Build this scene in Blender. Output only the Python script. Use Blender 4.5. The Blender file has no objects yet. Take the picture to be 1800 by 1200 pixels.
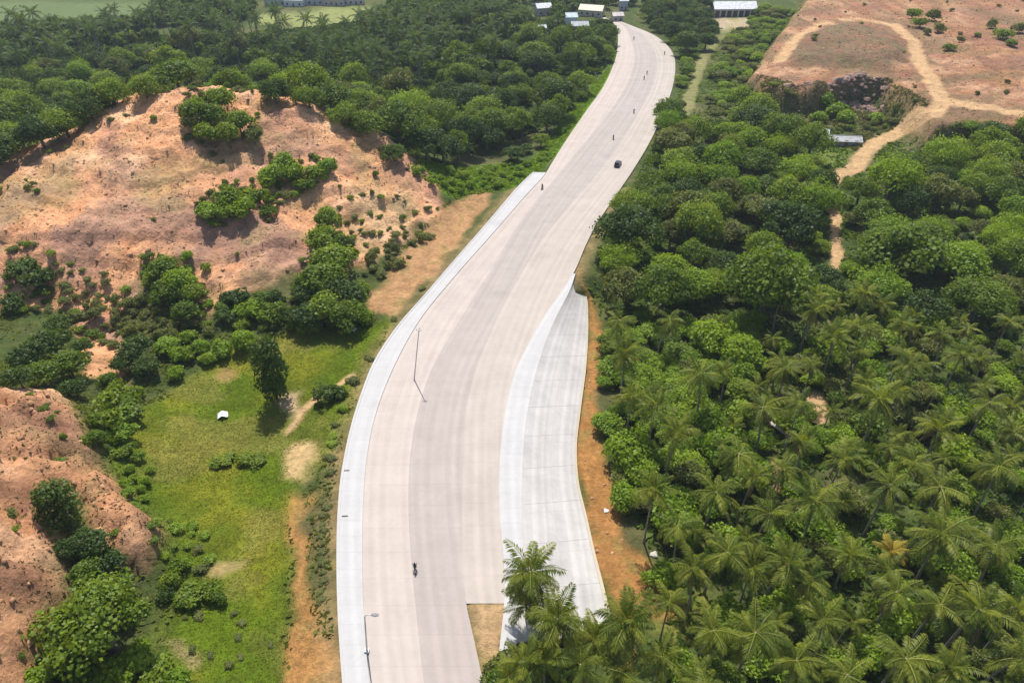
import bpy, bmesh, math, random
import numpy as np
from mathutils import Vector, Matrix

random.seed(7)
rng = np.random.default_rng(11)
sc = bpy.context.scene
C = sc.collection

# ------------------------------------------------------------------ camera, sky, sun, exposure
CAM_H, FPX = 86.0, 1216.0
PITCH = math.radians(35.9)
cam = bpy.data.cameras.new("camera"); cam.sensor_width = 36.0; cam.lens = 36.0 * FPX / 1800.0
cam.clip_start = 1.0; cam.clip_end = 20000.0
cam_o = bpy.data.objects.new("camera", cam); C.objects.link(cam_o)
cam_o.location = (0, 0, CAM_H); cam_o.rotation_euler = (math.pi / 2 - PITCH, 0, 0)
sc.camera = cam_o

SUN_EL, SUN_AZ = math.radians(61), math.radians(-8)      # azimuth from +Y, negative = to the left
sun_dir = Vector((math.sin(SUN_AZ) * math.cos(SUN_EL), math.cos(SUN_AZ) * math.cos(SUN_EL), math.sin(SUN_EL)))
w = bpy.data.worlds.new("World"); sc.world = w; w.use_nodes = True
wn = w.node_tree.nodes; wl = w.node_tree.links
sky = wn.new("ShaderNodeTexSky"); sky.sky_type = 'NISHITA'; sky.sun_disc = False
sky.sun_elevation = SUN_EL; sky.sun_rotation = SUN_AZ; sky.dust_density = 1.5
wl.new(sky.outputs[0], wn["Background"].inputs[0]); wn["Background"].inputs[1].default_value = 0.12
sun = bpy.data.lights.new("sun", 'SUN'); sun.energy = 4.6; sun.angle = math.radians(0.5); sun.color = (1.0, 0.955, 0.88)
sun_o = bpy.data.objects.new("sun", sun); C.objects.link(sun_o)
sun_o.rotation_euler = (-sun_dir).to_track_quat('-Z', 'Y').to_euler(); sun_o.location = (0, 0, 300)
sc.view_settings.view_transform = 'Standard'; sc.view_settings.look = 'None'
sc.view_settings.exposure = 0.34; sc.view_settings.gamma = 1.0
sc.render.engine = 'CYCLES'
sc.cycles.max_bounces = 5; sc.cycles.diffuse_bounces = 3; sc.cycles.transmission_bounces = 3
sc.cycles.volume_bounces = 0; sc.cycles.use_denoising = True

# ------------------------------------------------------------------ pixel (1800 x 1200) -> ray
SP, CP = math.sin(PITCH), math.cos(PITCH)
def ray(px, py):
    u = (px - 900) / FPX; v = (py - 600) / FPX
    return Vector((u, CP - v * SP, -SP - v * CP))
def P(px, py, z=0.0):
    d = ray(px, py); t = (z - CAM_H) / d.z
    return Vector((d.x * t, d.y * t, z))

# ------------------------------------------------------------------ noise
def _h(ix, iy, s):
    n = (ix.astype(np.int64) * 374761393 + iy.astype(np.int64) * 668265263 + s * 974634721) & 0x7fffffff
    n = (n ^ (n >> 13)) * 1274126177 & 0x7fffffff
    return (n ^ (n >> 16)) & 0x7fffffff
def perlin(x, y, s=0):
    x = np.asarray(x, float); y = np.asarray(y, float)
    ix = np.floor(x); iy = np.floor(y); fx = x - ix; fy = y - iy
    u = fx * fx * fx * (fx * (fx * 6 - 15) + 10); v = fy * fy * fy * (fy * (fy * 6 - 15) + 10)
    def g(ox, oy):
        a = _h(ix + ox, iy + oy, s) % 4096 * (2 * math.pi / 4096)
        return np.cos(a) * (fx - ox) + np.sin(a) * (fy - oy)
    a = g(0, 0) * (1 - u) + g(1, 0) * u; b = g(0, 1) * (1 - u) + g(1, 1) * u
    return (a * (1 - v) + b * v) * 1.5
def fbm(x, y, s=0, o=4):
    r = 0; a = 1.0; f = 1.0
    for i in range(o):
        r = r + a * perlin(x * f, y * f, s + i); a *= .5; f *= 2.03
    return r
def ridged(x, y, s=0, o=4):
    r = 0; a = 1.0; f = 1.0
    for i in range(o):
        r = r + a * (1 - 2 * np.abs(perlin(x * f, y * f, s + i))); a *= .5; f *= 2.1
    return r
def sstep(a, b, x):
    t = np.clip((x - a) / (b - a), 0, 1); return t * t * (3 - 2 * t)
def sdist(poly, x, y):
    """signed distance to a world polygon, positive inside"""
    x = np.asarray(x, float); y = np.asarray(y, float)
    if x.size > 3000:
        pa = np.array(poly); mg = 14.0
        k = (x > pa[:, 0].min() - mg) & (x < pa[:, 0].max() + mg) & (y > pa[:, 1].min() - mg) & (y < pa[:, 1].max() + mg)
        if not k.all():
            out = np.full(x.shape, -99.0)
            if k.any(): out[k] = sdist(poly, x[k], y[k]) if k.sum() > 3000 else _sd(poly, x[k], y[k])
            return out
    return _sd(poly, x, y)
def _sd(poly, x, y):
    d = np.full(x.shape, 1e9); ins = np.zeros(x.shape, bool); n = len(poly)
    for i in range(n):
        ax, ay = poly[i]; bx, by = poly[(i + 1) % n]
        ex, ey = bx - ax, by - ay; L = ex * ex + ey * ey + 1e-9
        t = np.clip(((x - ax) * ex + (y - ay) * ey) / L, 0, 1)
        d = np.minimum(d, np.hypot(x - ax - t * ex, y - ay - t * ey))
        c = ((ay > y) != (by > y)) & (x < (bx - ax) * (y - ay) / (by - ay + 1e-12) + ax)
        ins ^= c
    return np.where(ins, d, -d)
def ldist(pts, x, y):
    d = np.full(np.shape(x), 1e9)
    for (ax, ay), (bx, by) in zip(pts[:-1], pts[1:]):
        ex, ey = bx - ax, by - ay; L = ex * ex + ey * ey + 1e-9
        t = np.clip(((x - ax) * ex + (y - ay) * ey) / L, 0, 1)
        d = np.minimum(d, np.hypot(x - ax - t * ex, y - ay - t * ey))
    return d

# ------------------------------------------------------------------ road layout tables (image y -> image x)
def table(t):
    ys = np.array([a for a, b in t], float); xs = np.array([b for a, b in t], float)
    o = np.argsort(ys); ys = ys[o]; xs = xs[o]
    m = np.gradient(xs, ys)
    def f(y):
        y = np.clip(y, ys[0], ys[-1]); i = np.clip(np.searchsorted(ys, y) - 1, 0, len(ys) - 2)
        h = ys[i + 1] - ys[i]; t = (y - ys[i]) / h
        return ((2*t**3 - 3*t**2 + 1) * xs[i] + (t**3 - 2*t**2 + t) * h * m[i] + (-2*t**3 + 3*t**2) * xs[i+1] + (t**3 - t**2) * h * m[i+1])
    return f
tSO = table([(1300,610),(1200,602),(1100,595),(1000,592),(900,594),(850,598),(800,606),(740,620),(690,636),(640,656),(600,680),(570,702),(520,746),(485,776),(440,815),(400,850),(360,884),(335,905),(315,925),(303,938)])
tL = table([(1300,668),(1200,650),(1100,641),(1000,637),(900,638),(820,643),(730,660),(640,695),(560,740),(495,792),(410,867),(340,928),(308,957),(290,968),(250,993),(200,1027),(150,1062),(120,1076),(100,1083),(80,1086),(60,1086),(46,1083),(38,1074),(30,1052)])
tB1 = table([(1300,760),(1200,745),(1100,734),(1000,724),(900,718),(800,721),(720,735),(650,758),(600,785),(560,810),(500,847),(450,877),(400,907),(350,945),(300,987),(250,1028),(200,1068),(150,1101),(120,1112),(100,1115),(80,1112),(60,1105),(46,1095),(38,1084),(30,1060)])
tB2 = table([(1300,876),(1200,850),(1150,839),(1100,828),(1060,819),(1000,814),(900,812),(800,815),(700,823),(650,836),(600,856),(500,905),(400,970),(350,1012),(300,1055),(250,1092),(200,1122),(150,1148),(120,1155),(100,1154),(80,1145),(60,1127),(46,1104),(38,1088),(30,1066)])
tR = table([(1060,886),(1000,886),(900,878),(800,879),(750,884),(700,893),(650,907),(600,932),(560,955),(500,996),(480,1008),(430,1030),(400,1045),(350,1078),(300,1112),(250,1142),(200,1165),(150,1183),(120,1187),(100,1185),(80,1173),(60,1146),(46,1112),(38,1092),(30,1070)])
tBI = table([(1200,872),(1140,878),(1060,886),(1000,886),(900,878),(800,879),(750,884),(700,893),(650,907),(600,932),(560,955),(500,996),(480,1008)])
tBO = table([(1200,900),(1140,907),(1060,917),(1000,920),(900,918),(850,918),(780,921),(700,932),(650,944),(600,960),(560,977),(500,1006),(480,1012)])
tSL = table([(1200,1100),(1110,1080),(1040,1064),(970,1046),(900,1030),(850,1018),(790,1014),(720,1021),(640,1031),(560,1034),(525,1032),(512,1029),(500,1018),(490,1010)])
def line(tab, y0, y1, z=0.0, n=120, extra=0.0):
    # even steps on the ground rather than in the picture
    g0 = P(900, y0).y; g1 = P(900, y1).y
    out = []
    for k in range(n + 1):
        g = g0 + (g1 - g0) * k / n
        dep = math.atan2(CAM_H, g); y = 600 + FPX * math.tan(dep - PITCH)
        out.append(P(float(tab(y)) + extra, y, z))
    return out
XY = lambda pts: [(p.x, p.y) for p in pts]

# ------------------------------------------------------------------ terrain height
ctrl = []
def cp(px, py, z): p = P(px, py, z); ctrl.append((p.x, p.y, z))
for y in (1250, 1100, 950, 800, 680, 600, 520, 440, 360): cp(float(tSO(y)) - 6, y, -0.6)
for y in (300, 230, 160, 100, 50): cp(float(tL(y)) - 4, y, -0.3)
for y in (470, 420, 360, 300, 230, 160, 100, 50): cp(float(tR(y)) + 5, y, -0.4)
for y in (520, 600, 680, 760, 840, 920, 1000, 1100, 1190): cp(float(tSL(y)) + 4, y, -4.4)
for a in [(570,1200,-1.2),(560,1050,-1.4),(540,900,-1.6),(520,1000,-2.2),(500,1180,-2.6),(580,720,-1.2),(540,800,-1.8),(450,800,-3),(350,800,-3),(300,900,-3),(400,1000,-3.2),(400,1150,-3.2),(250,1150,-2),(470,700,-2.4),(400,720,-2.8),(300,700,-2.2),(560,620,-1.4),(400,620,-1.8),(250,620,-.5),(620,570,-.9),(680,500,-.5),(740,420,-.3),(800,370,-.4),(880,320,-.5),
          # small mound at the lower left
          (-150,760,15),(0,715,9),(100,735,6.5),(150,790,4.5),(0,900,10.5),(60,1000,7.5),(0,1150,8.5),(115,1040,4),(200,830,1.2),(215,905,2.6),(280,940,.6),(270,1000,-1),(-150,1000,17),(180,1170,-.5),(110,900,4.2),(-60,1250,9),(60,1190,2.5),
          # gully between the mounds
          (0,610,1.0),(100,620,.4),(180,680,-.6),(-120,600,4),
          # big bare hill: foot, face, crest
          (0,520,2.5),(120,525,1.6),(250,545,.6),(380,560,.2),(520,560,-.2),(620,540,-.2),
          (-120,500,6),(0,400,11),(120,405,11),(250,415,10),(370,420,8.5),(480,430,7),(580,430,4.6),(650,430,2.6),(720,400,1.0),
          (-150,330,16),(0,330,13),(120,320,15),(250,320,15.5),(370,320,15),(480,320,13),(580,320,11),(680,350,6.5),(740,360,3.2),
          (-150,270,17),(0,270,15),(130,233,18.5),(200,182,24),(310,165,26.5),(430,163,26.5),(560,190,22),(650,235,16),(720,290,9),(772,352,2.2)]:
    cp(*a)
for (px, py, z) in [(-150,270,17),(0,270,15),(130,233,18.5),(200,182,24),(310,165,26.5),(430,163,26.5),(560,190,22),(650,235,16),(720,290,9)]:
    p = P(px, py, z); ctrl.append((p.x, p.y + 24, z * .55)); ctrl.append((p.x, p.y + 55, z * .08))
for a in [(0,100,0),(200,60,0),(400,70,0),(600,60,0),(800,60,0),(700,150,0),(850,200,-1),(900,120,0),(850,290,-1),(950,200,-1),(1000,120,0),
          (100,20,0),(400,10,0),(700,10,0),(1000,10,0),(1200,10,0),
          (1100,900,-4.8),(1200,1000,-6),(1300,1100,-6.5),(1700,1100,-7),(1200,800,-5.2),(1500,850,-6),(1780,850,-6),(1150,650,-4.8),(1300,650,-5),(1500,650,-4.5),(1750,650,-4),(1130,540,-3.6),(1250,500,-4),(1400,480,-3.4),(1150,420,-2.2),(1250,350,-2.4),(1400,330,-1),(1600,480,-2),(1780,480,-1),(1250,250,-1.5),(1400,250,.5),(1480,310,0),(1550,260,1.0),(1640,190,3.4),(1700,330,1),(1790,300,1.5),
          (1230,150,-.4),(1250,80,0),(1330,40,1),(1400,190,1),(1500,200,1.6),(1350,120,2.5),(1500,80,3.5),(1700,110,4.5),(1790,60,5),(1500,10,4),(1700,10,5),(1900,200,5),(2000,500,1),(1200,40,0),(1900,900,-6),(1950,1150,-7)]:
    cp(*a)
ctrl = np.array(ctrl); 
def tps_k(r2): return np.where(r2 > 1e-9, r2 * np.log(r2 + 1e-12), 0)
_n = len(ctrl); _S = 100.0
_c = ctrl[:, :2] / _S
_K = tps_k(((_c[:, None] - _c[None]) ** 2).sum(-1)) + np.eye(_n) * 0.002
_Pm = np.c_[np.ones(_n), _c]
_A = np.zeros((_n + 3, _n + 3)); _A[:_n, :_n] = _K; _A[:_n, _n:] = _Pm; _A[_n:, :_n] = _Pm.T
_w = np.linalg.solve(_A, np.r_[ctrl[:, 2], 0, 0, 0])
def tps(x, y):
    shp = np.shape(x); x = np.ravel(x) / _S; y = np.ravel(y) / _S
    out = np.zeros(x.shape)
    for i0 in range(0, len(x), 20000):
        xs = x[i0:i0 + 20000]; ys = y[i0:i0 + 20000]
        k = tps_k((xs[:, None] - _c[None, :, 0]) ** 2 + (ys[:, None] - _c[None, :, 1]) ** 2)
        out[i0:i0 + 20000] = k @ _w[:_n] + _w[_n] + _w[_n + 1] * xs + _w[_n + 2] * ys
    return out.reshape(shp)

yB = 1295
corr_left = XY(line(tSO, yB, 303, n=40)) + XY(line(tL, 303, 31, n=26))
corr_right = XY(line(tBI, 1145, 1060, n=6)) + XY(line(tR, 1060, 31, n=50))
CORR = [(P(float(tL(1299)) , 1299).x, 20.0)] + corr_left + corr_right[::-1] + XY(line(tB2, 1150, 1299, n=5)) + [(P(878, 1299).x, 20.0)]
SLOPE = XY(line(tBO, 1128, 520, 0, n=30)) + XY(line(tSL, 1108, 520, -4.0, n=30))[::-1]
PLAT = [(p.x, p.y) for p in [P(1322,122,12),P(1345,138,12),P(1395,150,12),P(1440,148,12),P(1500,134,12),P(1560,140,12),P(1600,165,12.5),P(1650,205,12.5),P(1720,205,12.5),P(1800,215,12.5),P(2100,215,13),P(2300,-30,14),P(1440,-30,13),P(1400,15,13),P(1360,70,12.5)]]
def height0(x, y):
    x = np.asarray(x, float); y = np.asarray(y, float)
    f = sstep(-70, 10, y) * (1 - sstep(470, 620, y)) * (1 - sstep(260, 420, np.abs(x)))
    h = np.clip(tps(x, y), -9, 30) * f
    pd = sdist(PLAT, x, y) + 1.5 * perlin(x * .09, y * .09, 50)
    h = h + 9 * sstep(-5.0, 1.5, pd)
    cd = sdist(CORR, x, y)
    h = h * sstep(0.3, 7, -cd) + (-0.45) * (1 - sstep(0.3, 7, -cd))
    sd = sdist(SLOPE, x, y)
    h = np.where(sd > -0.2, np.minimum(h, -4.9), h)
    sl = sstep(0, 6, -sd)
    return h
_bx = np.arange(-420, 640, 2.5); _by = np.arange(20, 760, 2.5)
_BX, _BY = np.meshgrid(_bx, _by); _BZ = height0(_BX.ravel(), _BY.ravel()).reshape(_BX.shape)
def hbase(x, y):
    fx = np.clip((np.asarray(x) + 420) / 2.5, 0, len(_bx) - 1.001); fy = np.clip((np.asarray(y) - 20) / 2.5, 0, len(_by) - 1.001)
    i = fx.astype(int); j = fy.astype(int); fx = fx - i; fy = fy - j
    return (_BZ[j, i] * (1 - fx) + _BZ[j, i + 1] * fx) * (1 - fy) + (_BZ[j + 1, i] * (1 - fx) + _BZ[j + 1, i + 1] * fx) * fy
def T(px, py, dz=0.0, fn=None):
    """where the ray through a pixel meets the ground (raised by dz)"""
    fn = fn or hbase
    d = ray(px, py); L = (CAM_H + 9) / -d.z if d.z < -0.01 else 900
    t = np.linspace((CAM_H - 45) / -d.z, L, 500)
    x = d.x * t; y = d.y * t; z = CAM_H + d.z * t
    b = z < fn(x, y) + dz
    i = int(np.argmax(b)) if b.any() else len(t) - 1
    i = max(i, 1)
    ts = np.linspace(t[i - 1], t[i], 24); x = d.x * ts; y = d.y * ts; z = CAM_H + d.z * ts
    b = z < fn(x, y) + dz; j = int(np.argmax(b)) if b.any() else 23
    return Vector((float(x[j]), float(y[j]), float(z[j] - dz)))
def poly(pts, dz=0.0): return [(p.x, p.y) for p in (T(a, b, dz) for a, b in pts)]

# surface zones, as ground polygons
_cr = [P(a, b, c) for a, b, c in [(-150,270,17),(0,270,15),(130,233,18.5),(200,182,24),(310,165,26.5),(430,163,26.5),(560,190,22),(650,235,16),(720,290,9),(772,352,2.2)]]
HILL = [(p.x, p.y + 7) for p in _cr] + poly([(778,385),(735,400),(690,440),(640,470),(560,470),(470,500),(400,520),(375,560),(350,500),(250,470),(240,520),(200,560),(230,620),(215,690),(150,650),(130,560),(60,540),(0,545),(-150,560)])
MOUND = poly([(-100,680),(0,680),(60,690),(120,705),(160,790),(200,850),(240,900),(285,935),(285,975),(255,1010),(190,960),(140,900),(110,860),(90,930),(100,1000),(125,1050),(90,1110),(60,1150),(60,1215),(-150,1300),(-200,800)])
ROADSIDE = poly([(870,333),(800,430),(760,490),(720,525),(690,560),(640,545),(660,510),(700,450),(760,385),(800,350),(850,335)])
TRACK_L = poly([(500,1210),(512,1130),(518,1050),(520,980),(506,890),(512,872),(540,876),(541,960),(543,1060),(560,1110),(588,1130),(592,1210)])
PATCH_A = poly([(505,800),(520,782),(556,778),(560,800),(540,850),(510,835)])
PATCH_B = poly([(372,655),(385,648),(412,650),(418,662),(398,670),(375,668)])
PATCH_C = poly([(495,690),(520,688),(524,720),(505,730),(488,712)])
PATCH_D = poly([(378,985),(430,985),(425,1010),(385,1020),(360,1012)])
PATCH_E = poly([(285,1128),(305,1125),(350,1160),(335,1172),(300,1150)])
RSTRIP = [(p.x, p.y) for p in line(tSL, 1200, 495, -4.4)] + poly([(1042,520),(1052,600),(1048,680),(1052,740),(1062,800),(1084,880),(1106,960),(1165,1030),(1190,1070),(1110,1100)])
DIRT = [(p.x, p.y) for p in [P(817,1048),P(890,1048),P(878,1142),P(846,1140),P(832,1105)]]
BARE_R = [(x + 0, y) for x, y in PLAT]
CLIFF = poly([(1380,150),(1440,150),(1500,134),(1560,142),(1560,185),(1500,195),(1470,170),(1440,165),(1435,215),(1385,205),(1370,165)])
SCREE = poly([(1380,120),(1400,70),(1470,48),(1540,55),(1590,75),(1600,105),(1560,125),(1500,122),(1440,122)])
TRACKS = [([T(*p) for p in [(1655,180),(1640,200),(1590,220),(1540,250),(1515,275),(1500,300),(1470,305)]], 3.2),
          ([T(*p) for p in [(1470,305),(1462,345),(1468,385),(1470,420),(1470,470)]], 1.5),
          ([T(*p) for p in [(1655,180),(1640,150),(1615,110),(1605,75),(1570,45),(1500,35),(1440,45),(1395,75),(1370,110)]], 3.0),
          ([T(*p) for p in [(1655,180),(1720,190),(1800,205)]], 3.4),
          ([T(*p) for p in [(1205,200),(1222,140),(1240,95),(1262,70),(1290,40),(1300,25)]], 2.6),
          ([T(*p) for p in [(620,660),(560,700),(530,720),(500,760)]], .8),
          ([T(*p) for p in [(1435,700),(1440,735)]], 2.2), ([T(*p) for p in [(1350,815),(1362,850)]], 1.8)]
TRACKS = [([(p.x, p.y) for p in a], b) for a, b in TRACKS]
GRASS = poly([(190,790),(250,720),(330,670),(420,600),(520,580),(640,575),(690,560),(620,700),(580,800),(515,860),(505,1000),(500,1210),(260,1210),(290,1100),(330,1010),(270,900),(230,860)])
VERGE = poly([(1080,110),(1078,150),(1030,210),(985,262),(950,300),(890,335),(800,345),(750,320),(715,290),(740,280),(860,290),(940,280),(985,215),(1040,150)])
FIELD1 = poly([(-100,10),(150,0),(260,8),(250,40),(100,48),(-100,60)])
FIELD2 = poly([(455,22),(650,14),(660,40),(600,60),(520,50),(450,40)])
YARD = poly([(1252,28),(1320,28),(1315,48),(1255,52)])
RGRASS = poly([(1470,250),(1500,260),(1480,300),(1450,290),(1440,265)])
GR2 = poly([(1150,1060),(1240,1050),(1230,1120),(1150,1120)])
BRIGHT = poly([(838,1110),(880,1145),(875,1210),(855,1210)])

def masks(x, y):
    wx = x + 1.6 * fbm(x * .12, y * .12, 71, 3); wy = y + 1.6 * fbm(x * .12, y * .12, 91, 3)
    def m(pl, s=1.4): return sstep(-s, s, sdist(pl, wx, wy))
    bare = np.maximum.reduce([m(HILL), m(MOUND), m(BARE_R, 3)])
    return wx, wy, m, bare
def height(x, y):
    h = height0(x, y)
    wx, wy, m, bare = masks(x, y)
    near = (1 - sstep(420, 620, y)) * (1 - sstep(300, 420, np.abs(x)))
    global CD
    CD = sdist(CORR, x, y); cd = np.minimum(-CD, -sdist(SLOPE, x, y)); mB = m(BARE_R, 3)
    amp = bare * sstep(1.5, 10, cd) * near
    flat = 1 - .45 * np.maximum(mB * (1 - m(CLIFF, 4)), 0)
    rock = ridged(x * .05 + .45 * perlin(y * .05, x * .05, 3), y * .04 + .3 * perlin(x * .06, y * .06, 8), 5, 5) * 1.45 - 1.05 + .65 * ridged(x * .16 + .5 * perlin(x * .05, y * .05, 19), y * .035, 33, 3) * .8 + .32 * fbm(x * .45, y * .45, 60, 3)
    terr = .7 * (np.floor((h + .8 * perlin(x * .06, y * .06, 17)) / 3.2) * 3.2 - h) * .45
    mM = m(MOUND, 2)
    h = h + amp * flat * (rock * (1 + .5 * mM) + terr * (1 - mB)) + mM * amp * (1.6 * sstep(-.3, .5, ridged(x * .11, y * .11, 55, 3) - .3) + .9 * fbm(x * .22, y * .22, 66, 3))
    h = h + .35 * fbm(x * .09, y * .09, 44, 4) * (1 - bare) * sstep(1, 8, cd) * near
    dm = sstep(-.8, .3, sdist(DIRT, x, y)); sc_ = sstep(-3, 9, sdist(SCREE, x, y)); h = h + sc_ * 3.0
    h = h * (1 - dm) + (-.06 + .05 * fbm(x * .8, y * .8, 4, 2)) * dm
    return h

# ------------------------------------------------------------------ helpers: objects, tags, materials
def tag(o, label=None, cat=None, group=None, kind=None):
    if label: o['label'] = label
    if cat: o['category'] = cat
    if group: o['group'] = group
    if kind: o['kind'] = kind
    return o
def empty(name, loc=(0, 0, 0), rz=0.0, s=1.0):
    o = bpy.data.objects.new(name, None); C.objects.link(o)
    o.location = loc; o.rotation_euler = (0, 0, rz); o.scale = (s, s, s) if not hasattr(s, '__len__') else s
    o.empty_display_size = .2
    return o
def obj(name, me, parent=None, mat=None):
    if mat is not None and not me.materials: me.materials.append(mat)
    o = bpy.data.objects.new(name, me); C.objects.link(o)
    if parent is not None: o.parent = parent
    return o
def mesh(name, verts, faces, smooth=False, mat=None):
    me = bpy.data.meshes.new(name); me.from_pydata([tuple(v) for v in verts], [], faces); me.update()
    if smooth: me.polygons.foreach_set('use_smooth', [True] * len(me.polygons))
    if mat is not None: me.materials.append(mat)
    return me
def npmesh(name, V, F, smooth=False, mat=None):
    """V (n,3), F (m,k) all same k"""
    V = np.asarray(V, np.float32); F = np.asarray(F, np.int32); k = F.shape[1]
    me = bpy.data.meshes.new(name)
    me.vertices.add(len(V)); me.vertices.foreach_set('co', V.ravel())
    me.loops.add(F.size); me.loops.foreach_set('vertex_index', F.ravel())
    me.polygons.add(len(F)); me.polygons.foreach_set('loop_start', np.arange(0, F.size, k, dtype=np.int32))
    if smooth: me.polygons.foreach_set('use_smooth', np.ones(len(F), bool))
    me.update(calc_edges=True); me.validate()
    if mat is not None: me.materials.append(mat)
    return me
def setattr_f(me, name, arr):
    a = me.attributes.new(name, 'FLOAT', 'POINT'); a.data.foreach_set('value', np.asarray(arr, np.float32))
def setattr_c(me, name, arr):
    a = me.attributes.new(name, 'FLOAT_COLOR', 'POINT'); arr = np.asarray(arr, np.float32)
    a.data.foreach_set('color', np.c_[arr, np.ones(len(arr))].astype(np.float32).ravel())

class MB:
    def __init__(s): s.v = []; s.f = []
    def add(s, vs, fs):
        b = len(s.v); s.v += [tuple(v) for v in vs]; s.f += [tuple(i + b for i in f) for f in fs]; return s
    def box(s, x0, x1, y0, y1, z0, z1):
        return s.add([(x0,y0,z0),(x1,y0,z0),(x1,y1,z0),(x0,y1,z0),(x0,y0,z1),(x1,y0,z1),(x1,y1,z1),(x0,y1,z1)],
                     [(3,2,1,0),(4,5,6,7),(0,1,5,4),(1,2,6,5),(2,3,7,6),(3,0,4,7)])
    def tube(s, pts, rad, n=7, cap=True):
        pts = [Vector(p) for p in pts]; rs = rad if hasattr(rad, '__len__') else [rad] * len(pts)
        vs = []; fs = []
        for i, p in enumerate(pts):
            d = (pts[min(i + 1, len(pts) - 1)] - pts[max(i - 1, 0)]).normalized()
            u = d.cross(Vector((0, 0, 1)) if abs(d.z) < .95 else Vector((1, 0, 0))).normalized(); v = d.cross(u)
            for k in range(n):
                a = 2 * math.pi * k / n; vs.append(p + (u * math.cos(a) + v * math.sin(a)) * rs[i])
        for i in range(len(pts) - 1):
            for k in range(n):
                fs.append((i * n + k, i * n + (k + 1) % n, (i + 1) * n + (k + 1) % n, (i + 1) * n + k))
        if cap: fs.append(tuple(range(n))[::-1]); fs.append(tuple((len(pts) - 1) * n + k for k in range(n)))
        return s.add(vs, fs)
    def loft(s, rings, cap=True):
        n = len(rings[0]); vs = [v for r in rings for v in r]; fs = []
        for i in range(len(rings) - 1):
            for k in range(n):
                fs.append((i * n + k, i * n + (k + 1) % n, (i + 1) * n + (k + 1) % n, (i + 1) * n + k))
        if cap: fs.append(tuple(range(n))[::-1]); fs.append(tuple((len(rings) - 1) * n + k for k in range(n)))
        return s.add(vs, fs)
    def mesh(s, name, mat=None, smooth=False): return mesh(name, s.v, s.f, smooth, mat)
    def build(s, name, mat, parent=None, smooth=False): return obj(name, s.mesh(name, mat, smooth), parent)

def new_mat(name):
    m = bpy.data.materials.new(name); m.use_nodes = True
    return m, m.node_tree.nodes, m.node_tree.links, m.node_tree.nodes['Principled BSDF']
def plain(name, col, rough=.6, metal=0.0, noise=0.0, scale=3.0, bump=0.0):
    m, n, l, b = new_mat(name)
    b.inputs['Roughness'].default_value = rough; b.inputs['Metallic'].default_value = metal
    b.inputs['Base Color'].default_value = (*col, 1)
    if noise:
        tc = n.new('ShaderNodeTexCoord'); t = n.new('ShaderNodeTexNoise'); t.inputs['Scale'].default_value = scale; t.inputs['Detail'].default_value = 6
        l.new(tc.outputs['Object'], t.inputs['Vector'])
        r = n.new('ShaderNodeValToRGB'); r.color_ramp.elements[0].position = .3; r.color_ramp.elements[1].position = .7
        r.color_ramp.elements[0].color = (*[c * (1 - noise) for c in col], 1); r.color_ramp.elements[1].color = (*[min(1, c * (1 + noise)) for c in col], 1)
        l.new(t.outputs['Fac'], r.inputs['Fac']); l.new(r.outputs['Color'], b.inputs['Base Color'])
        if bump:
            bp = n.new('ShaderNodeBump'); bp.inputs['Strength'].default_value = bump; bp.inputs['Distance'].default_value = .1
            l.new(t.outputs['Fac'], bp.inputs['Height']); l.new(bp.outputs['Normal'], b.inputs['Normal'])
    return m
def leaf_mat(name, c0, c1, trans=.45, tipyellow=None):
    """foliage: colour varies per plant (object random) and per leaf ('tint' attribute), part of the light passes through"""
    m, n, l, b = new_mat(name); n.remove(b)
    out = n['Material Output']
    oi = n.new('ShaderNodeObjectInfo'); at = n.new('ShaderNodeAttribute'); at.attribute_name = 'tint'
    mx = n.new('ShaderNodeMix'); mx.data_type = 'RGBA'
    mx.inputs[6].default_value = (*c0, 1); mx.inputs[7].default_value = (*c1, 1)
    ad = n.new('ShaderNodeMath'); ad.operation = 'MULTIPLY_ADD'; ad.inputs[1].default_value = .6
    l.new(oi.outputs['Random'], ad.inputs[0])
    ml = n.new('ShaderNodeMath'); ml.operation = 'MULTIPLY'; ml.inputs[1].default_value = .5
    l.new(at.outputs['Fac'], ml.inputs[0]); l.new(ml.outputs[0], ad.inputs[2]); l.new(ad.outputs[0], mx.inputs[0])
    d = n.new('ShaderNodeBsdfDiffuse'); t = n.new('ShaderNodeBsdfTranslucent'); g = n.new('ShaderNodeBsdfGlossy')
    g.inputs['Roughness'].default_value = .55; g.inputs['Color'].default_value = (.9, .95, 1, 1)
    br = n.new('ShaderNodeMix'); br.data_type = 'RGBA'; br.blend_type = 'MULTIPLY'; br.inputs[0].default_value = 1
    br.inputs[7].default_value = (1.25, 1.2, .55, 1)
    l.new(mx.outputs[2], d.inputs['Color']); l.new(mx.outputs[2], br.inputs[6]); l.new(br.outputs[2], t.inputs['Color'])
    s1 = n.new('ShaderNodeMixShader'); s1.inputs[0].default_value = trans
    l.new(d.outputs[0], s1.inputs[1]); l.new(t.outputs[0], s1.inputs[2])
    s2 = n.new('ShaderNodeMixShader'); s2.inputs[0].default_value = .018
    l.new(s1.outputs[0], s2.inputs[1]); l.new(g.outputs[0], s2.inputs[2]); l.new(s2.outputs[0], out.inputs['Surface'])
    return m

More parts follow.
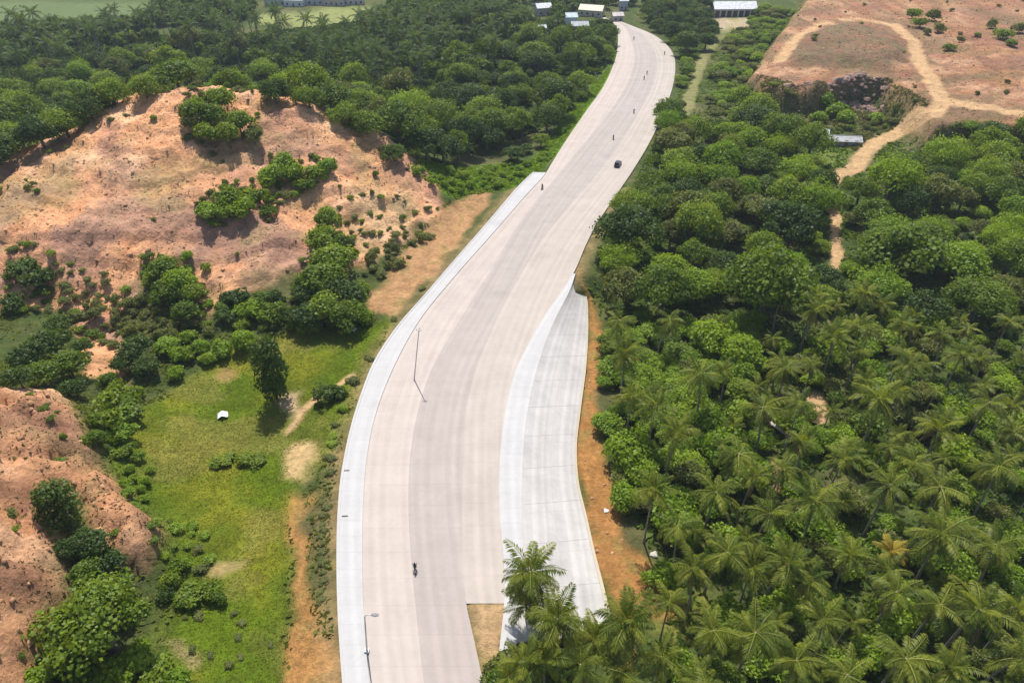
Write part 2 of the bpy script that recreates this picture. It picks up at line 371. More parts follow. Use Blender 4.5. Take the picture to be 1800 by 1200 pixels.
M = {}
M['bark'] = plain('bark', (.14, .115, .09), .9, noise=.35, scale=4)
M['palm_bark'] = plain('palm_bark', (.24, .21, .17), .9, noise=.3, scale=5)
M['leaf'] = leaf_mat('leaf', (.052, .112, .005), (.235, .310, .012))
M['leaf_bright'] = leaf_mat('leaf_bright', (.120, .225, .005), (.260, .355, .010))
M['leaf_dark'] = leaf_mat('leaf_dark', (.032, .074, .008), (.105, .160, .014))
M['leaf_olive'] = leaf_mat('leaf_olive', (.090, .120, .018), (.185, .200, .035))
M['frond'] = leaf_mat('frond', (.036, .085, .006), (.280, .300, .030), .45)
M['frond_far'] = leaf_mat('frond_far', (.035, .078, .014), (.110, .155, .035), .35)
M['frond_yellow'] = leaf_mat('frond_yellow', (.30, .24, .03), (.40, .30, .04), .35)
M['frond_dry'] = leaf_mat('frond_dry', (.16, .10, .05), (.28, .19, .10), .2)
M['coconut'] = plain('coconut', (.20, .16, .05), .6)
M['grass'] = leaf_mat('grass_blade', (.110, .165, .006), (.170, .205, .009), .5)
M['scrub'] = leaf_mat('scrub', (.10, .11, .035), (.22, .19, .075), .3)
M['concrete'] = None

# ------------------------------------------------------------------ ground sheet
def axis(a, b, step, far, g=1.12):
    mid = list(np.arange(a, b + 1e-6, step)); lo = [a]; s = step
    while lo[-1] > -far: s *= g; lo.append(lo[-1] - s)
    hi = [mid[-1]]; s = step
    while hi[-1] < far: s *= g; hi.append(hi[-1] + s)
    return np.array(lo[1:][::-1] + mid + hi[1:])
gx = axis(-128, 215, .85, 5000); gy = axis(34, 310, .85, 5000)
GX, GY = np.meshgrid(gx, gy); gxf, gyf = GX.ravel(), GY.ravel()
gz = height(gxf, gyf)
nx, ny = len(gx), len(gy)
idx = np.arange(nx * ny).reshape(ny, nx)
F = np.stack([idx[:-1, :-1], idx[:-1, 1:], idx[1:, 1:], idx[1:, :-1]], -1).reshape(-1, 4)
wx, wy, zm, bare = masks(gxf, gyf)
TRD = np.full(len(gxf), 99.0); _k = (np.abs(gxf) < 420) & (gyf > 0) & (gyf < 700)
for pts, wd in TRACKS: TRD[_k] = np.minimum(TRD[_k], ldist(pts, gxf[_k], gyf[_k]) - wd)
CLR = np.maximum(CD, sdist(SLOPE, gxf, gyf))
def mixc(c, m, col):
    return c * (1 - m[:, None]) + np.asarray(col, float) * m[:, None]
n1 = .5 + .5 * np.clip(fbm(gxf * .05, gyf * .05, 1, 4), -1, 1); n2 = .5 + .5 * np.clip(fbm(gxf * .25, gyf * .25, 2, 4), -1, 1)
n3 = .5 + .5 * np.clip(fbm(gxf * .02, gyf * .02, 9, 3), -1, 1)
col = np.tile(np.array([.045, .075, .018]), (len(gxf), 1))                         # leaf litter and low growth
col = mixc(col, n2 * .7, (.105, .115, .028)); col = mixc(col, sstep(.5, .8, n1) * .5, (.16, .13, .06))
col = mixc(col, zm(GRASS, 2.5), (.112, .165, .007)); gm = zm(GRASS, 2.5)
col = mixc(col, gm * sstep(.45, .75, n1), (.19, .195, .014)); col = mixc(col, gm * sstep(.55, .8, n2) * .5, (.10, .150, .010))
col = mixc(col, gm * sstep(.52, .68, .5 + .5 * fbm(gxf * .045, gyf * .07, 131, 4)) * .45, (.25, .20, .06)); col = mixc(col, gm * sstep(.56, .7, .5 + .5 * fbm(gxf * .06, gyf * .05, 141, 3)) * .6, (.075, .115, .006))
for z_, c_ in ((VERGE, (.105, .205, .012)), (RGRASS, (.13, .17, .03)), (GR2, (.17, .17, .035)), (BRIGHT, (.15, .16, .04)), (FIELD1, (.12, .165, .06)), (FIELD2, (.24, .26, .085)), (YARD, (.42, .33, .22))):
    col = mixc(col, zm(z_, 2.0), c_)
soil = np.tile(np.array([.58, .295, .150]), (len(gxf), 1))
soil = mixc(soil, sstep(.35, .75, n1), (.72, .425, .245)); soil = mixc(soil, sstep(.5, .85, n2) * .7, (.42, .185, .085))
soil = mixc(soil, sstep(.5, .72, .5 + .5 * fbm(gxf * .035, gyf * .05, 21, 4)) * .75, (.34, .175, .115))
soil = mixc(soil, sstep(.6, .8, .5 + .5 * fbm(gxf * .08, gyf * .08, 27, 4)) * .4, (.22, .18, .07))
low = np.clip((GY.ravel() < 175) * zm(HILL), 0, 1)
rockm = np.maximum(zm(HILL) * sstep(178, 158, gyf) * sstep(-30, -55, gxf) * sstep(.35, .6, n1), zm(CLIFF, 2.0))
soil = mixc(soil, rockm * .75, (.27, .150, .105))
soil = mixc(soil, zm(HILL) * sstep(.52, .68, .5 + .5 * fbm(gxf * .045, gyf * .045, 151, 4)) * sstep(200, 170, gyf) * .4, (.20, .175, .065))
soil = mixc(soil, zm(MOUND) * sstep(.5, .66, .5 + .5 * fbm(gxf * .07, gyf * .07, 161, 4)) * .7, (.25, .125, .075))
soil = mixc(soil, zm(SCREE, 4) * (.5 + .5 * n2), (.21, .17, .10))
soil = mixc(soil, zm(BARE_R) * sstep(.55, .7, .5 + .5 * fbm(gxf * .06, gyf * .06, 87, 4)) * .6, (.44, .20, .12))
soil = mixc(soil, zm(BARE_R) * sstep(.52, .66, .5 + .5 * fbm(gxf * .03, gyf * .04, 187, 5)) * .6, (.26, .20, .10))
soil = mixc(soil, zm(BARE_R) * sstep(.5, .7, .5 + .5 * fbm(gxf * .16, gyf * .16, 197, 4)) * .45, (.34, .17, .11))
soil = soil * (1.26 - .60 * zm(BARE_R, 3) - .36 * zm(MOUND) * (1 - zm(BARE_R, 3)))[:, None]
col = col * (1 - bare[:, None]) + soil * bare[:, None]
for z_, c_ in ((ROADSIDE, (.46, .25, .12)), (TRACK_L, (.46, .225, .075)), (RSTRIP, (.40, .185, .058)), (DIRT, (.56, .36, .19)), (PATCH_A, (.56, .38, .18)), (PATCH_B, (.40, .24, .09)), (PATCH_C, (.5, .35, .22)), (PATCH_D, (.36, .25, .11)), (PATCH_E, (.40, .27, .16))):
    mm = zm(z_, 1.2)
    col = mixc(col, mm * (.75 + .25 * n2), c_); col = mixc(col, mm * sstep(.62, .85, n2) * .6, (.18, .17, .05))
for pts, wd in TRACKS:
    kk = np.nonzero((np.abs(gxf) < 420) & (gyf > 0) & (gyf < 700))[0]
    dd = np.full(len(gxf), 99.0); dd[kk] = ldist(pts, (wx * .6 + gxf * .4)[kk], (wy * .6 + gyf * .4)[kk]); mm = 1 - sstep(wd * .6, wd * 1.25, dd)
    far_ = pts is TRACKS[4][0]
    col = mixc(col, mm * (.6 if far_ else .88), (.32, .29, .12) if far_ else (.55, .35, .18))
cdv = CD
em = sstep(-4.5, -1.0, cdv) * (1 - zm(VERGE, 2)) * (gyf < 200)
col = mixc(col, em * .55 * (.4 + .6 * n2), (.42, .27, .14))
col *= (.9 + .2 * n2)[:, None]
me = npmesh('ground', np.c_[gxf, gyf, gz], F, smooth=True)
setattr_c(me, 'ground_col', np.clip(col, 0, 1))
inreg = bare
setattr_f(me, 'bare', bare)
m, n, l, b = new_mat('ground')
at = n.new('ShaderNodeAttribute'); at.attribute_name = 'ground_col'
ab = n.new('ShaderNodeAttribute'); ab.attribute_name = 'bare'
tc = n.new('ShaderNodeTexCoord')
t1 = n.new('ShaderNodeTexNoise'); t1.inputs['Scale'].default_value = 1.1; t1.inputs['Detail'].default_value = 8; t1.inputs['Roughness'].default_value = .68
t2 = n.new('ShaderNodeTexNoise'); t2.inputs['Scale'].default_value = .33; t2.inputs['Detail'].default_value = 6
t3 = n.new('ShaderNodeTexVoronoi'); t3.inputs['Scale'].default_value = .45
for t in (t1, t2, t3): l.new(tc.outputs['Object'], t.inputs['Vector'])
r1 = n.new('ShaderNodeMapRange'); r1.inputs[1].default_value = .25; r1.inputs[2].default_value = .75; r1.inputs[3].default_value = .62; r1.inputs[4].default_value = 1.34
l.new(t1.outputs['Fac'], r1.inputs[0])
r2 = n.new('ShaderNodeMapRange'); r2.inputs[1].default_value = .3; r2.inputs[2].default_value = .7; r2.inputs[3].default_value = .84; r2.inputs[4].default_value = 1.16
l.new(t2.outputs['Fac'], r2.inputs[0])
mm = n.new('ShaderNodeMath'); mm.operation = 'MULTIPLY'; l.new(r1.outputs[0], mm.inputs[0]); l.new(r2.outputs[0], mm.inputs[1])
vm = n.new('ShaderNodeVectorMath'); vm.operation = 'SCALE'; l.new(at.outputs['Color'], vm.inputs[0]); l.new(mm.outputs[0], vm.inputs['Scale'])
l.new(vm.outputs[0], b.inputs['Base Color']); b.inputs['Roughness'].default_value = .95; b.inputs['Specular IOR Level'].default_value = .15
bp = n.new('ShaderNodeBump'); bp.inputs['Distance'].default_value = .85; bp.inputs['Strength'].default_value = .8
ba = n.new('ShaderNodeMath'); ba.operation = 'MULTIPLY_ADD'; ba.inputs[1].default_value = -.2; l.new(t3.outputs['Distance'], ba.inputs[0]); l.new(t1.outputs['Fac'], ba.inputs[2])
l.new(ba.outputs[0], bp.inputs['Height']); l.new(bp.outputs['Normal'], b.inputs['Normal'])
ground = tag(obj('ground', me, None, m), 'hilly ground of grass, leaf litter and bare orange soil around the road', 'ground', kind='structure')

# fast height lookup for placing things
def hz(x, y):
    i = int(np.clip(np.searchsorted(gx, x) - 1, 0, nx - 2)); j = int(np.clip(np.searchsorted(gy, y) - 1, 0, ny - 2))
    fx = (x - gx[i]) / (gx[i + 1] - gx[i]); fy = (y - gy[j]) / (gy[j + 1] - gy[j]); G = gz.reshape(ny, nx)
    return float((G[j, i] * (1 - fx) + G[j, i + 1] * fx) * (1 - fy) + (G[j + 1, i] * (1 - fx) + G[j + 1, i + 1] * fx) * fy)
_G = gz.reshape(ny, nx)
def hzv(x, y):
    x = np.asarray(x); y = np.asarray(y)
    i = np.clip(np.searchsorted(gx, x) - 1, 0, nx - 2); j = np.clip(np.searchsorted(gy, y) - 1, 0, ny - 2)
    fx = (x - gx[i]) / (gx[i + 1] - gx[i]); fy = (y - gy[j]) / (gy[j + 1] - gy[j])
    return (_G[j, i] * (1 - fx) + _G[j, i + 1] * fx) * (1 - fy) + (_G[j + 1, i] * (1 - fx) + _G[j + 1, i + 1] * fx) * fy
def TT(px, py, dz=0.0): return T(px, py, dz, hzv)

# ------------------------------------------------------------------ road, walkways, concrete slope
def concrete(name, col, spread=.08, joint=4.5, streak=0.0):
    m, n, l, b = new_mat(name)
    uv = n.new('ShaderNodeUVMap'); uv.uv_map = 'run'
    tc = n.new('ShaderNodeTexCoord')
    t1 = n.new('ShaderNodeTexNoise'); t1.inputs['Scale'].default_value = .22; t1.inputs['Detail'].default_value = 7; t1.inputs['Roughness'].default_value = .65
    l.new(tc.outputs['Object'], t1.inputs['Vector'])
    # long streaks left by tyres and by the paver run with the road
    mp = n.new('ShaderNodeMapping'); mp.inputs['Scale'].default_value = (.7, .012, 1); l.new(uv.outputs[0], mp.inputs['Vector'])
    t2 = n.new('ShaderNodeTexNoise'); t2.inputs['Scale'].default_value = 1.0; t2.inputs['Detail'].default_value = 5; l.new(mp.outputs[0], t2.inputs['Vector'])
    a = n.new('ShaderNodeMath'); a.operation = 'ADD'; l.new(t1.outputs['Fac'], a.inputs[0]); l.new(t2.outputs['Fac'], a.inputs[1])
    r = n.new('ShaderNodeMapRange'); r.inputs[1].default_value = .7; r.inputs[2].default_value = 1.3; r.inputs[3].default_value = 1 - spread; r.inputs[4].default_value = 1 + spread
    l.new(a.outputs[0], r.inputs[0])
    t4 = n.new('ShaderNodeTexNoise'); t4.inputs['Scale'].default_value = 1.6; t4.inputs['Detail'].default_value = 8; t4.inputs['Roughness'].default_value = .75; l.new(tc.outputs['Object'], t4.inputs['Vector'])
    r4 = n.new('ShaderNodeMapRange'); r4.inputs[1].default_value = .3; r4.inputs[2].default_value = .7; r4.inputs[3].default_value = .955; r4.inputs[4].default_value = 1.045; l.new(t4.outputs['Fac'], r4.inputs[0])
    t5 = n.new('ShaderNodeTexNoise'); t5.inputs['Scale'].default_value = .09; t5.inputs['Detail'].default_value = 5; l.new(tc.outputs['Object'], t5.inputs['Vector'])
    r5 = n.new('ShaderNodeMapRange'); r5.inputs[1].default_value = .56; r5.inputs[2].default_value = .70; r5.inputs[3].default_value = 1; r5.inputs[4].default_value = .93; l.new(t5.outputs['Fac'], r5.inputs[0])
    m45 = n.new('ShaderNodeMath'); m45.operation = 'MULTIPLY'; l.new(r4.outputs[0], m45.inputs[0]); l.new(r5.outputs[0], m45.inputs[1])
    sx = n.new('ShaderNodeSeparateXYZ'); l.new(uv.outputs[0], sx.inputs[0])
    wp = n.new('ShaderNodeMath'); wp.operation = 'SINE'; wf = n.new('ShaderNodeMath'); wf.operation = 'MULTIPLY'; wf.inputs[1].default_value = 3.6; l.new(sx.outputs['X'], wf.inputs[0]); l.new(wf.outputs[0], wp.inputs[0])
    wm_ = n.new('ShaderNodeMath'); wm_.operation = 'MULTIPLY'; l.new(wp.outputs[0], wm_.inputs[0]); l.new(t2.outputs['Fac'], wm_.inputs[1])
    wr = n.new('ShaderNodeMapRange'); wr.inputs[1].default_value = -.5; wr.inputs[2].default_value = .5; wr.inputs[3].default_value = .965; wr.inputs[4].default_value = 1.02; l.new(wm_.outputs[0], wr.inputs[0])
    mw = n.new('ShaderNodeMath'); mw.operation = 'MULTIPLY'; l.new(r.outputs[0], mw.inputs[0]); l.new(wr.outputs[0], mw.inputs[1]); r = mw
    mr = n.new('ShaderNodeMath'); mr.operation = 'MULTIPLY'; l.new(r.outputs[0], mr.inputs[0]); l.new(m45.outputs[0], mr.inputs[1]); r = mr
    # cross joints
    sp = n.new('ShaderNodeSeparateXYZ'); l.new(uv.outputs[0], sp.inputs[0])
    pg = n.new('ShaderNodeMath'); pg.operation = 'PINGPONG'; pg.inputs[1].default_value = joint / 2; l.new(sp.outputs['Y'], pg.inputs[0])
    lt = n.new('ShaderNodeMapRange'); lt.inputs[1].default_value = .03; lt.inputs[2].default_value = .10; lt.inputs[3].default_value = .93; lt.inputs[4].default_value = 1
    l.new(pg.outputs[0], lt.inputs[0])
    mu = n.new('ShaderNodeMath'); mu.operation = 'MULTIPLY'; l.new(r.outputs[0], mu.inputs[0]); l.new(lt.outputs[0], mu.inputs[1])
    # slab to slab difference
    fl = n.new('ShaderNodeMath'); fl.operation = 'SNAP'; fl.inputs[1].default_value = joint; l.new(sp.outputs['Y'], fl.inputs[0])
    wn_ = n.new('ShaderNodeTexWhiteNoise'); wn_.noise_dimensions = '1D'; l.new(fl.outputs[0], wn_.inputs['W'])
    r3 = n.new('ShaderNodeMapRange'); r3.inputs[3].default_value = .985; r3.inputs[4].default_value = 1.015; l.new(wn_.outputs[0], r3.inputs[0])
    mu2 = n.new('ShaderNodeMath'); mu2.operation = 'MULTIPLY'; l.new(mu.outputs[0], mu2.inputs[0]); l.new(r3.outputs[0], mu2.inputs[1])
    vm = n.new('ShaderNodeVectorMath'); vm.operation = 'SCALE'; vm.inputs[0].default_value = col; l.new(mu2.outputs[0], vm.inputs['Scale'])
    l.new(vm.outputs[0], b.inputs['Base Color']); b.inputs['Roughness'].default_value = .85; b.inputs['Specular IOR Level'].default_value = .2
    return m
def strip(name, A, B, mat, z0=0.0, z1=0.0, skirtA=0.0, skirtB=0.0, nx_=4, ends=True, zA=None):
    """paving between two edge lines; skirts turn the sheet into a slab with sides"""
    nA = len(A); v = []; uv = []; run = 0.0; f = []
    for i in range(nA):
        if i: run += ((A[i] + B[i]) / 2 - (A[i-1] + B[i-1]) / 2).length
        row = []
        if skirtA: row.append((A[i] + Vector((0, 0, z0 - skirtA)), -skirtA))
        for k in range(nx_ + 1):
            t = k / nx_; p = A[i].lerp(B[i], t); row.append((p + Vector((0, 0, z0 + (z1 - z0) * t)), t * (B[i] - A[i]).length))
        if skirtB: row.append((B[i] + Vector((0, 0, z1 - skirtB)), (B[i] - A[i]).length + skirtB))
        for p, u in row: v.append(p); uv.append((u, run))
        m_ = len(row)
    for i in range(nA - 1):
        for k in range(m_ - 1):
            f.append((i * m_ + k, i * m_ + k + 1, (i + 1) * m_ + k + 1, (i + 1) * m_ + k))
    if ends and skirtA and skirtB:
        f.append(tuple(range(m_))); f.append(tuple((nA - 1) * m_ + k for k in range(m_))[::-1])
    me = mesh(name, v, f, False, mat)
    ul = me.uv_layers.new(name='run')
    for lp in me.loops: ul.data[lp.index].uv = uv[lp.vertex_index]
    return me
c_left = concrete('concrete_left', (.450, .388, .345), .10); c_mid = concrete('concrete_mid', (.375, .326, .296), .10); c_right = concrete('concrete_right', (.420, .368, .322), .10)
c_white = concrete('concrete_white', (.455, .445, .435), .07, 3.0); c_slope = concrete('concrete_slope', (.475, .45, .43), .18, 6.0)
road = tag(empty('road', (0, 0, 0)), 'wide pale concrete road sweeping in a long curve', 'road', kind='structure')
zc = lambda x: x
def lane(tabA, tabB, y0, y1, mat, name, sA, sB, label, n=150):
    A = line(tabA, y0, y1, 0, n); B = line(tabB, y0, y1, 0, n)
    o = obj(name, strip(name, A, B, mat, 0, 0, sA, sB, 4, ends=bool(sA and sB)), road); o['label'] = label
    return o
lane(tL, tB1, yB, 31, c_left, 'lane', .5, 0, 'pale cream paved lane along the raised left kerb')
lane(tB1, tB2, yB, 31, c_mid, 'lane', 0, .5, 'darker worn grey middle lane')
lane(tB2, tR, 1060, 31, c_right, 'lane', 0, .5, 'cream right lane ending square at bare soil')
A = line(tSO, yB, 304, 0, 110); B = line(tL, yB, 304, 0, 110)
side = tag(obj('kerb_walk', strip('kerb_walk', A, B, c_white, .24, .18, 1.6, .6, 3)), 'raised white concrete walk along the outer left edge of the road', 'pavement', kind='structure')
# thin parapet lip along the walk's outer edge
lipA = [p.copy() for p in A]; lipB = [a.lerp(b, .10) for a, b in zip(A, B)]
lip = obj('kerb', strip('kerb', lipA, lipB, c_white, .34, .34, .2, .2, 1), side)
A = line(tBI, 1145, 482, 0, 80); B = line(tBO, 1145, 482, 0, 80)
band = tag(obj('shoulder_walk', strip('shoulder_walk', A, B, c_white, .22, .22, .7, .7, 2)), 'white concrete shoulder walk between the right lane and the lined slope', 'pavement', kind='structure')
# sloping concrete lining, as cast panels split by joints
A = line(tBO, 1130, 491, 0, 96); B = line(tSL, 1110, 491, -4.0, 96)
slope = tag(empty('lined_slope', (0, 0, 0)), 'pale grey concrete slope lining cast in panels beside the road', 'embankment', kind='structure')
stepn = 8
for i0 in range(0, 96, stepn):
    for ra, rb in ((.0, .5), (.5, .955)):
        a = []; bb = []
        for i in range(i0, i0 + stepn + 1):
            s0 = A[i] + Vector((0, 0, .2)); s1 = B[i]
            sh = .022 if i == i0 else (-.022 if i == i0 + stepn else 0)
            dv = (A[min(i + 1, 96)] - A[max(i - 1, 0)]).normalized() * sh
            a.append(s0.lerp(s1, ra + .0022) + dv); bb.append(s0.lerp(s1, rb - .0022) + dv)
        dz = random.uniform(-.008, .008)
        o = obj('panel', strip('panel', a, bb, c_slope, dz - .02, dz - .02, .35, .35, 3), slope)
a = [(A[i] + Vector((0, 0, .2))).lerp(B[i], .958) for i in range(97)]
obj('toe_beam', strip('toe_beam', a, B, concrete('concrete_toe', (.50, .435, .33), .08, 6), .06, .06, .5, 1.3, 1), slope)
# joint bed under the panels
a = [A[i] + Vector((0, 0, .2)) for i in range(97)]
obj('joint_bed', strip('joint_bed', a, B, plain('joint_bed', (.40, .375, .35), .9), -.045, -.045, 0, 0, 2, False), slope)
# square concrete end of right lane on the dirt pocket
# ------------------------------------------------------------------ foliage meshes
def rand_dirs(n):
    v = rng.normal(size=(n, 3)); return v / np.linalg.norm(v, axis=1)[:, None]
def leaf_cloud(centers, radii, per, size, up=.35, shell=.42, zcut=-.6):
    """leaf sprays (bent quads) over the outer part of several lobes"""
    Vs = []; Ts = []
    for (c, r, k) in zip(centers, radii, per):
        d = rand_dirs(int(k * 1.4)); d = d[d[:, 2] > zcut][:k]
        rr = r * (shell + (1.02 - shell) * rng.random(len(d)) ** .5 + .38 * rng.random(len(d)) ** 3.5)
        p = np.asarray(c) + d * rr[:, None] * np.array([1, 1, .85])
        nn = d * .8 + rand_dirs(len(d)) * .75 + np.array([0, 0, up]); nn /= np.linalg.norm(nn, axis=1)[:, None]
        t = np.cross(nn, rand_dirs(len(d))); t /= np.linalg.norm(t, axis=1)[:, None] + 1e-9; bta = np.cross(nn, t)
        s = size * (.6 + .8 * rng.random(len(d)))[:, None]
        q0 = p - t * s * .55; q2 = p + t * s * .55; q1 = p + bta * s * .42 - nn * s * .12; q3 = p - bta * s * .42 - nn * s * .12
        Vs.append(np.stack([q0, q1, q2, q3], 1).reshape(-1, 3)); Ts.append(np.repeat(np.clip(rng.normal(rng.uniform(.2, .8), .2, len(d)), 0, 1), 4))
    V = np.concatenate(Vs); return V, np.concatenate(Ts)
def cloud_mesh(name, V, Tt, mat):
    Fq = np.arange(len(V), dtype=np.int32).reshape(-1, 4)
    me = npmesh(name, V, Fq, False, mat)
    if len(me.vertices) == len(Tt): setattr_f(me, 'tint', Tt)
    return me
def crown(name, mat, lobes, spread, lobe_r, per, size, zc, flat=.8, seed=None, tall=1.0):
    cs = []; rs = []
    for i in range(lobes):
        for _ in range(30):
            d = rand_dirs(1)[0]; d[2] = abs(d[2]) * .9 - .25
            c = d * spread * (rng.random() ** .4)
            if all(np.linalg.norm(c - q) > lobe_r * .55 for q in cs): break
        cs.append(c); rs.append(lobe_r * rng.uniform(.5, 1.3))
    cs = [np.array([c[0], c[1], c[2] * flat * tall]) + np.array([0, 0, zc]) for c in cs]
    V, t = leaf_cloud(cs, rs, [per] * lobes, size)
    # keep unit width
    return cloud_mesh(name, V, t, mat), cs
def trunk_mesh(name, zc, cs, r0=.085):
    mb = MB(); top = Vector((.03, -.02, zc * .75))
    mb.tube([(0, 0, -.12), (0, 0, .05), (.02, 0, zc * .4), top], [r0 * 1.25, r0, r0 * .8, r0 * .6], 7)
    for c in random.sample(cs, min(5, len(cs))):
        c = Vector(c); mid = top.lerp(c, .5) + Vector((0, 0, .06))
        mb.tube([top - Vector((0, 0, .05)), mid, c], [r0 * .5, r0 * .33, r0 * .15], 5)
    return mb.mesh(name, M['bark'], True)
BIG = []; MED = []; SHR = []; COL = []
for k in range(11):
    mk = ('leaf', 'leaf', 'leaf_dark', 'leaf', 'leaf_bright', 'leaf_dark', 'leaf_olive', 'leaf_bright', 'leaf', 'leaf_olive', 'leaf')[k]
    c, cs = crown('crown', M[mk], (28, 20, 34, 24, 30, 22, 26, 18, 36, 20, 16)[k], (.72, .82, .70, .78)[k % 4], (.36, .30, .33, .40)[k % 4], (250, 330, 240, 260)[k % 4], (.082, .075, .09, .07)[k % 4], .98, (.8, .65, .95, .75)[k % 4]); BIG.append((mk, c, trunk_mesh('trunk', .98, cs)))
for k in range(7):
    mk = ('leaf', 'leaf_dark', 'leaf', 'leaf_bright', 'leaf_olive', 'leaf', 'leaf_bright')[k]
    c, cs = crown('crown', M[mk], 15, .68, .42, 190, .125, .95, .85); MED.append((mk, c, trunk_mesh('trunk', .95, cs, .07)))
for k in range(6):
    mk = ('leaf', 'leaf_bright', 'leaf_olive', 'leaf_dark', 'leaf_bright', 'leaf')[k]
    c, cs = crown('foliage', M[mk], 11, .70, .40, 110, .165, .46, .6); SHR.append((mk, c, trunk_mesh('stem', .5, cs, .05)))
for k in range(3):
    mk = ('leaf_dark', 'leaf', 'leaf_dark')[k]
    cs = []; rs = []
    for i in range(20):
        zz = .35 + 2.2 * (i + .5) / 20; wdt = .62 * math.sin(math.pi * min(1, .28 + .66 * (zz - .2) / 2.5)) ** .8
        a = i * 2.4 + rng.uniform(-.4, .4); q = wdt * rng.uniform(.35, 1.0); cs.append(np.array([q * math.cos(a), q * math.sin(a), zz])); rs.append(rng.uniform(.36, .5))
    V, tt = leaf_cloud(cs, rs, [190] * 20, .115)
    COL.append((mk, cloud_mesh('crown', V, tt, M[mk]), trunk_mesh('trunk', 1.7, cs, .08)))
def plant(name, kind, px, py, wpx, label, cat='tree', group=None, variant=None, mat=None, zs=1.0, ground_px=False):
    """a broadleaf plant whose crown shows at a pixel with a width in pixels (distance from the ground below it)"""
    lib = {'big': BIG, 'med': MED, 'shr': SHR, 'col': COL}[kind]; zc = {'big': .98, 'med': .95, 'shr': .5, 'col': 1.4}[kind]
    r = 3.0
    for _ in range(4):
        p = TT(px, py, 0 if ground_px else r * zc * zs)
        depth = p.y * CP + (CAM_H - (p.z + r * zc * zs)) * SP
        r = wpx * .5 * depth / FPX / 1.02
    return put(name, lib, p.x, p.y, r, label, cat, group, variant, mat, zs)
def put(name, lib, x, y, r, label, cat='tree', group=None, variant=None, mat=None, zs=1.0):
    if mat: cand = [v for v in lib if v[0] == mat] or lib
    else: cand = lib
    mk, cm, tm = cand[variant % len(cand)] if variant is not None else random.choice(cand)
    q = .22 if lib is SHR else .10
    root = empty(name, (x, y, hz(x, y)), random.uniform(0, 6.28), (r * random.uniform(1 - q, 1 + q), r * random.uniform(1 - q, 1 + q), r * zs * random.uniform(1 - q, 1 + q)))
    shrub = lib is SHR
    obj('stem' if shrub else 'trunk', tm, root); obj('foliage' if shrub else 'crown', cm, root)
    return tag(root, label, cat, group)

# coconut palm
def frond_geo(L, e0, droop, nl, lw, hang=.55, seed=0):
    """arched midrib along +X with leaflets both sides"""
    V = []; Fq = []; Tt = []
    pts = []; p = np.zeros(3); a = e0; K = 9
    for i in range(K + 1):
        pts.append(p.copy()); p = p + np.array([math.cos(a), 0, math.sin(a)]) * L / K; a -= droop / K * (.6 + .8 * i / K)
    pts = np.array(pts)
    def at(t):
        i = min(int(t * K), K - 1); f_ = t * K - i; return pts[i] * (1 - f_) + pts[i + 1] * f_, (pts[i + 1] - pts[i]) / (L / K)
    for i in range(K):                                     # midrib
        w0 = .07 * (1 - i / K) + .015; w1 = .07 * (1 - (i + 1) / K) + .015
        b0 = len(V); V += [pts[i] + [0, w0, .02], pts[i] + [0, -w0, .02], pts[i + 1] + [0, -w1, .02], pts[i + 1] + [0, w1, .02]]
        Fq.append([b0, b0 + 1, b0 + 2, b0 + 3]); Tt += [.9] * 4
    for s in (-1, 1):
        for k in range(nl):
            t = .14 + .86 * (k + .5 * rng.random()) / nl; q, d = at(min(t, .999))
            ll = L * .26 * (math.sin(math.pi * (t * .80 + .14)) ** .7) * rng.uniform(.85, 1.1)
            fw = .55 + .35 * t
            dirv = np.array([d[0] * fw, s * 1.0, d[2] * fw - hang * rng.uniform(.6, 1.3)]); dirv /= np.linalg.norm(dirv)
            mid = q + dirv * ll * .5; tip = q + dirv * ll + np.array([0, 0, -.16 * ll]); ax = d * lw
            b0 = len(V); V += [q - ax * .35, mid - ax * .55, tip, mid + ax * .55]; Fq.append([b0, b0 + 1, b0 + 2, b0 + 3]); Tt += [rng.random()] * 4
    return np.array(V), np.array(Fq), np.array(Tt)
FR = []          # (elevation class, mesh)
for (e0, dr) in ((1.25, .9), (.95, 1.2), (.7, 1.45), (.45, 1.5), (.15, 1.5), (-.15, 1.4), (-.5, 1.1)):
    Vv, Ff, Tt = frond_geo(4.3 * rng.uniform(.95, 1.05), e0, dr, 21, .165)
    me = npmesh('frond', Vv, Ff, False, M['frond']); setattr_f(me, 'tint', Tt); FR.append(me)
FRY = []
for (e0, dr) in ((1.1, 1.0), (.6, 1.4), (.1, 1.5)):
    Vv, Ff, Tt = frond_geo(4.0, e0, dr, 17, .26); me = npmesh('frond', Vv, Ff, False, M['frond_yellow']); setattr_f(me, 'tint', Tt); FRY.append(me)
FRD = []
for (e0, dr) in ((-.7, .9), (-1.0, .5)):
    Vv, Ff, Tt = frond_geo(3.6, e0, dr, 15, .22, .9); me = npmesh('dry_frond', Vv, Ff, False, M['frond_dry']); setattr_f(me, 'tint', Tt); FRD.append(me)
mb = MB()
for k in range(9):
    a = k * 2.4; c = Vector((.3 * math.cos(a), .3 * math.sin(a), -.25 - .12 * (k % 3)))
    mb.loft([[c + Vector((.13 * s_ * math.cos(q), .13 * s_ * math.sin(q), z_)) for q in (0, 1.05, 2.1, 3.14, 4.19, 5.24)] for s_, z_ in ((.3, -.17), (1, -.05), (1, .06), (.3, .16))])
COCO = mb.mesh('coconuts', M['coconut'], True)
PT = []
for (bx, by) in ((.8, .3), (-.5, .9), (.1, -.4), (1.5, -.6)):
    mb = MB(); H = 11.0
    mb.tube([(0, 0, -.6)] + [(bx * (t ** 2), by * (t ** 2), H * t) for t in (0.02, .12, .3, .5, .7, .88, 1.0)], [.30, .27, .19, .165, .15, .14, .13, .14], 8)
    PT.append((mb.mesh('trunk', M['palm_bark'], True), Vector((bx, by, H))))
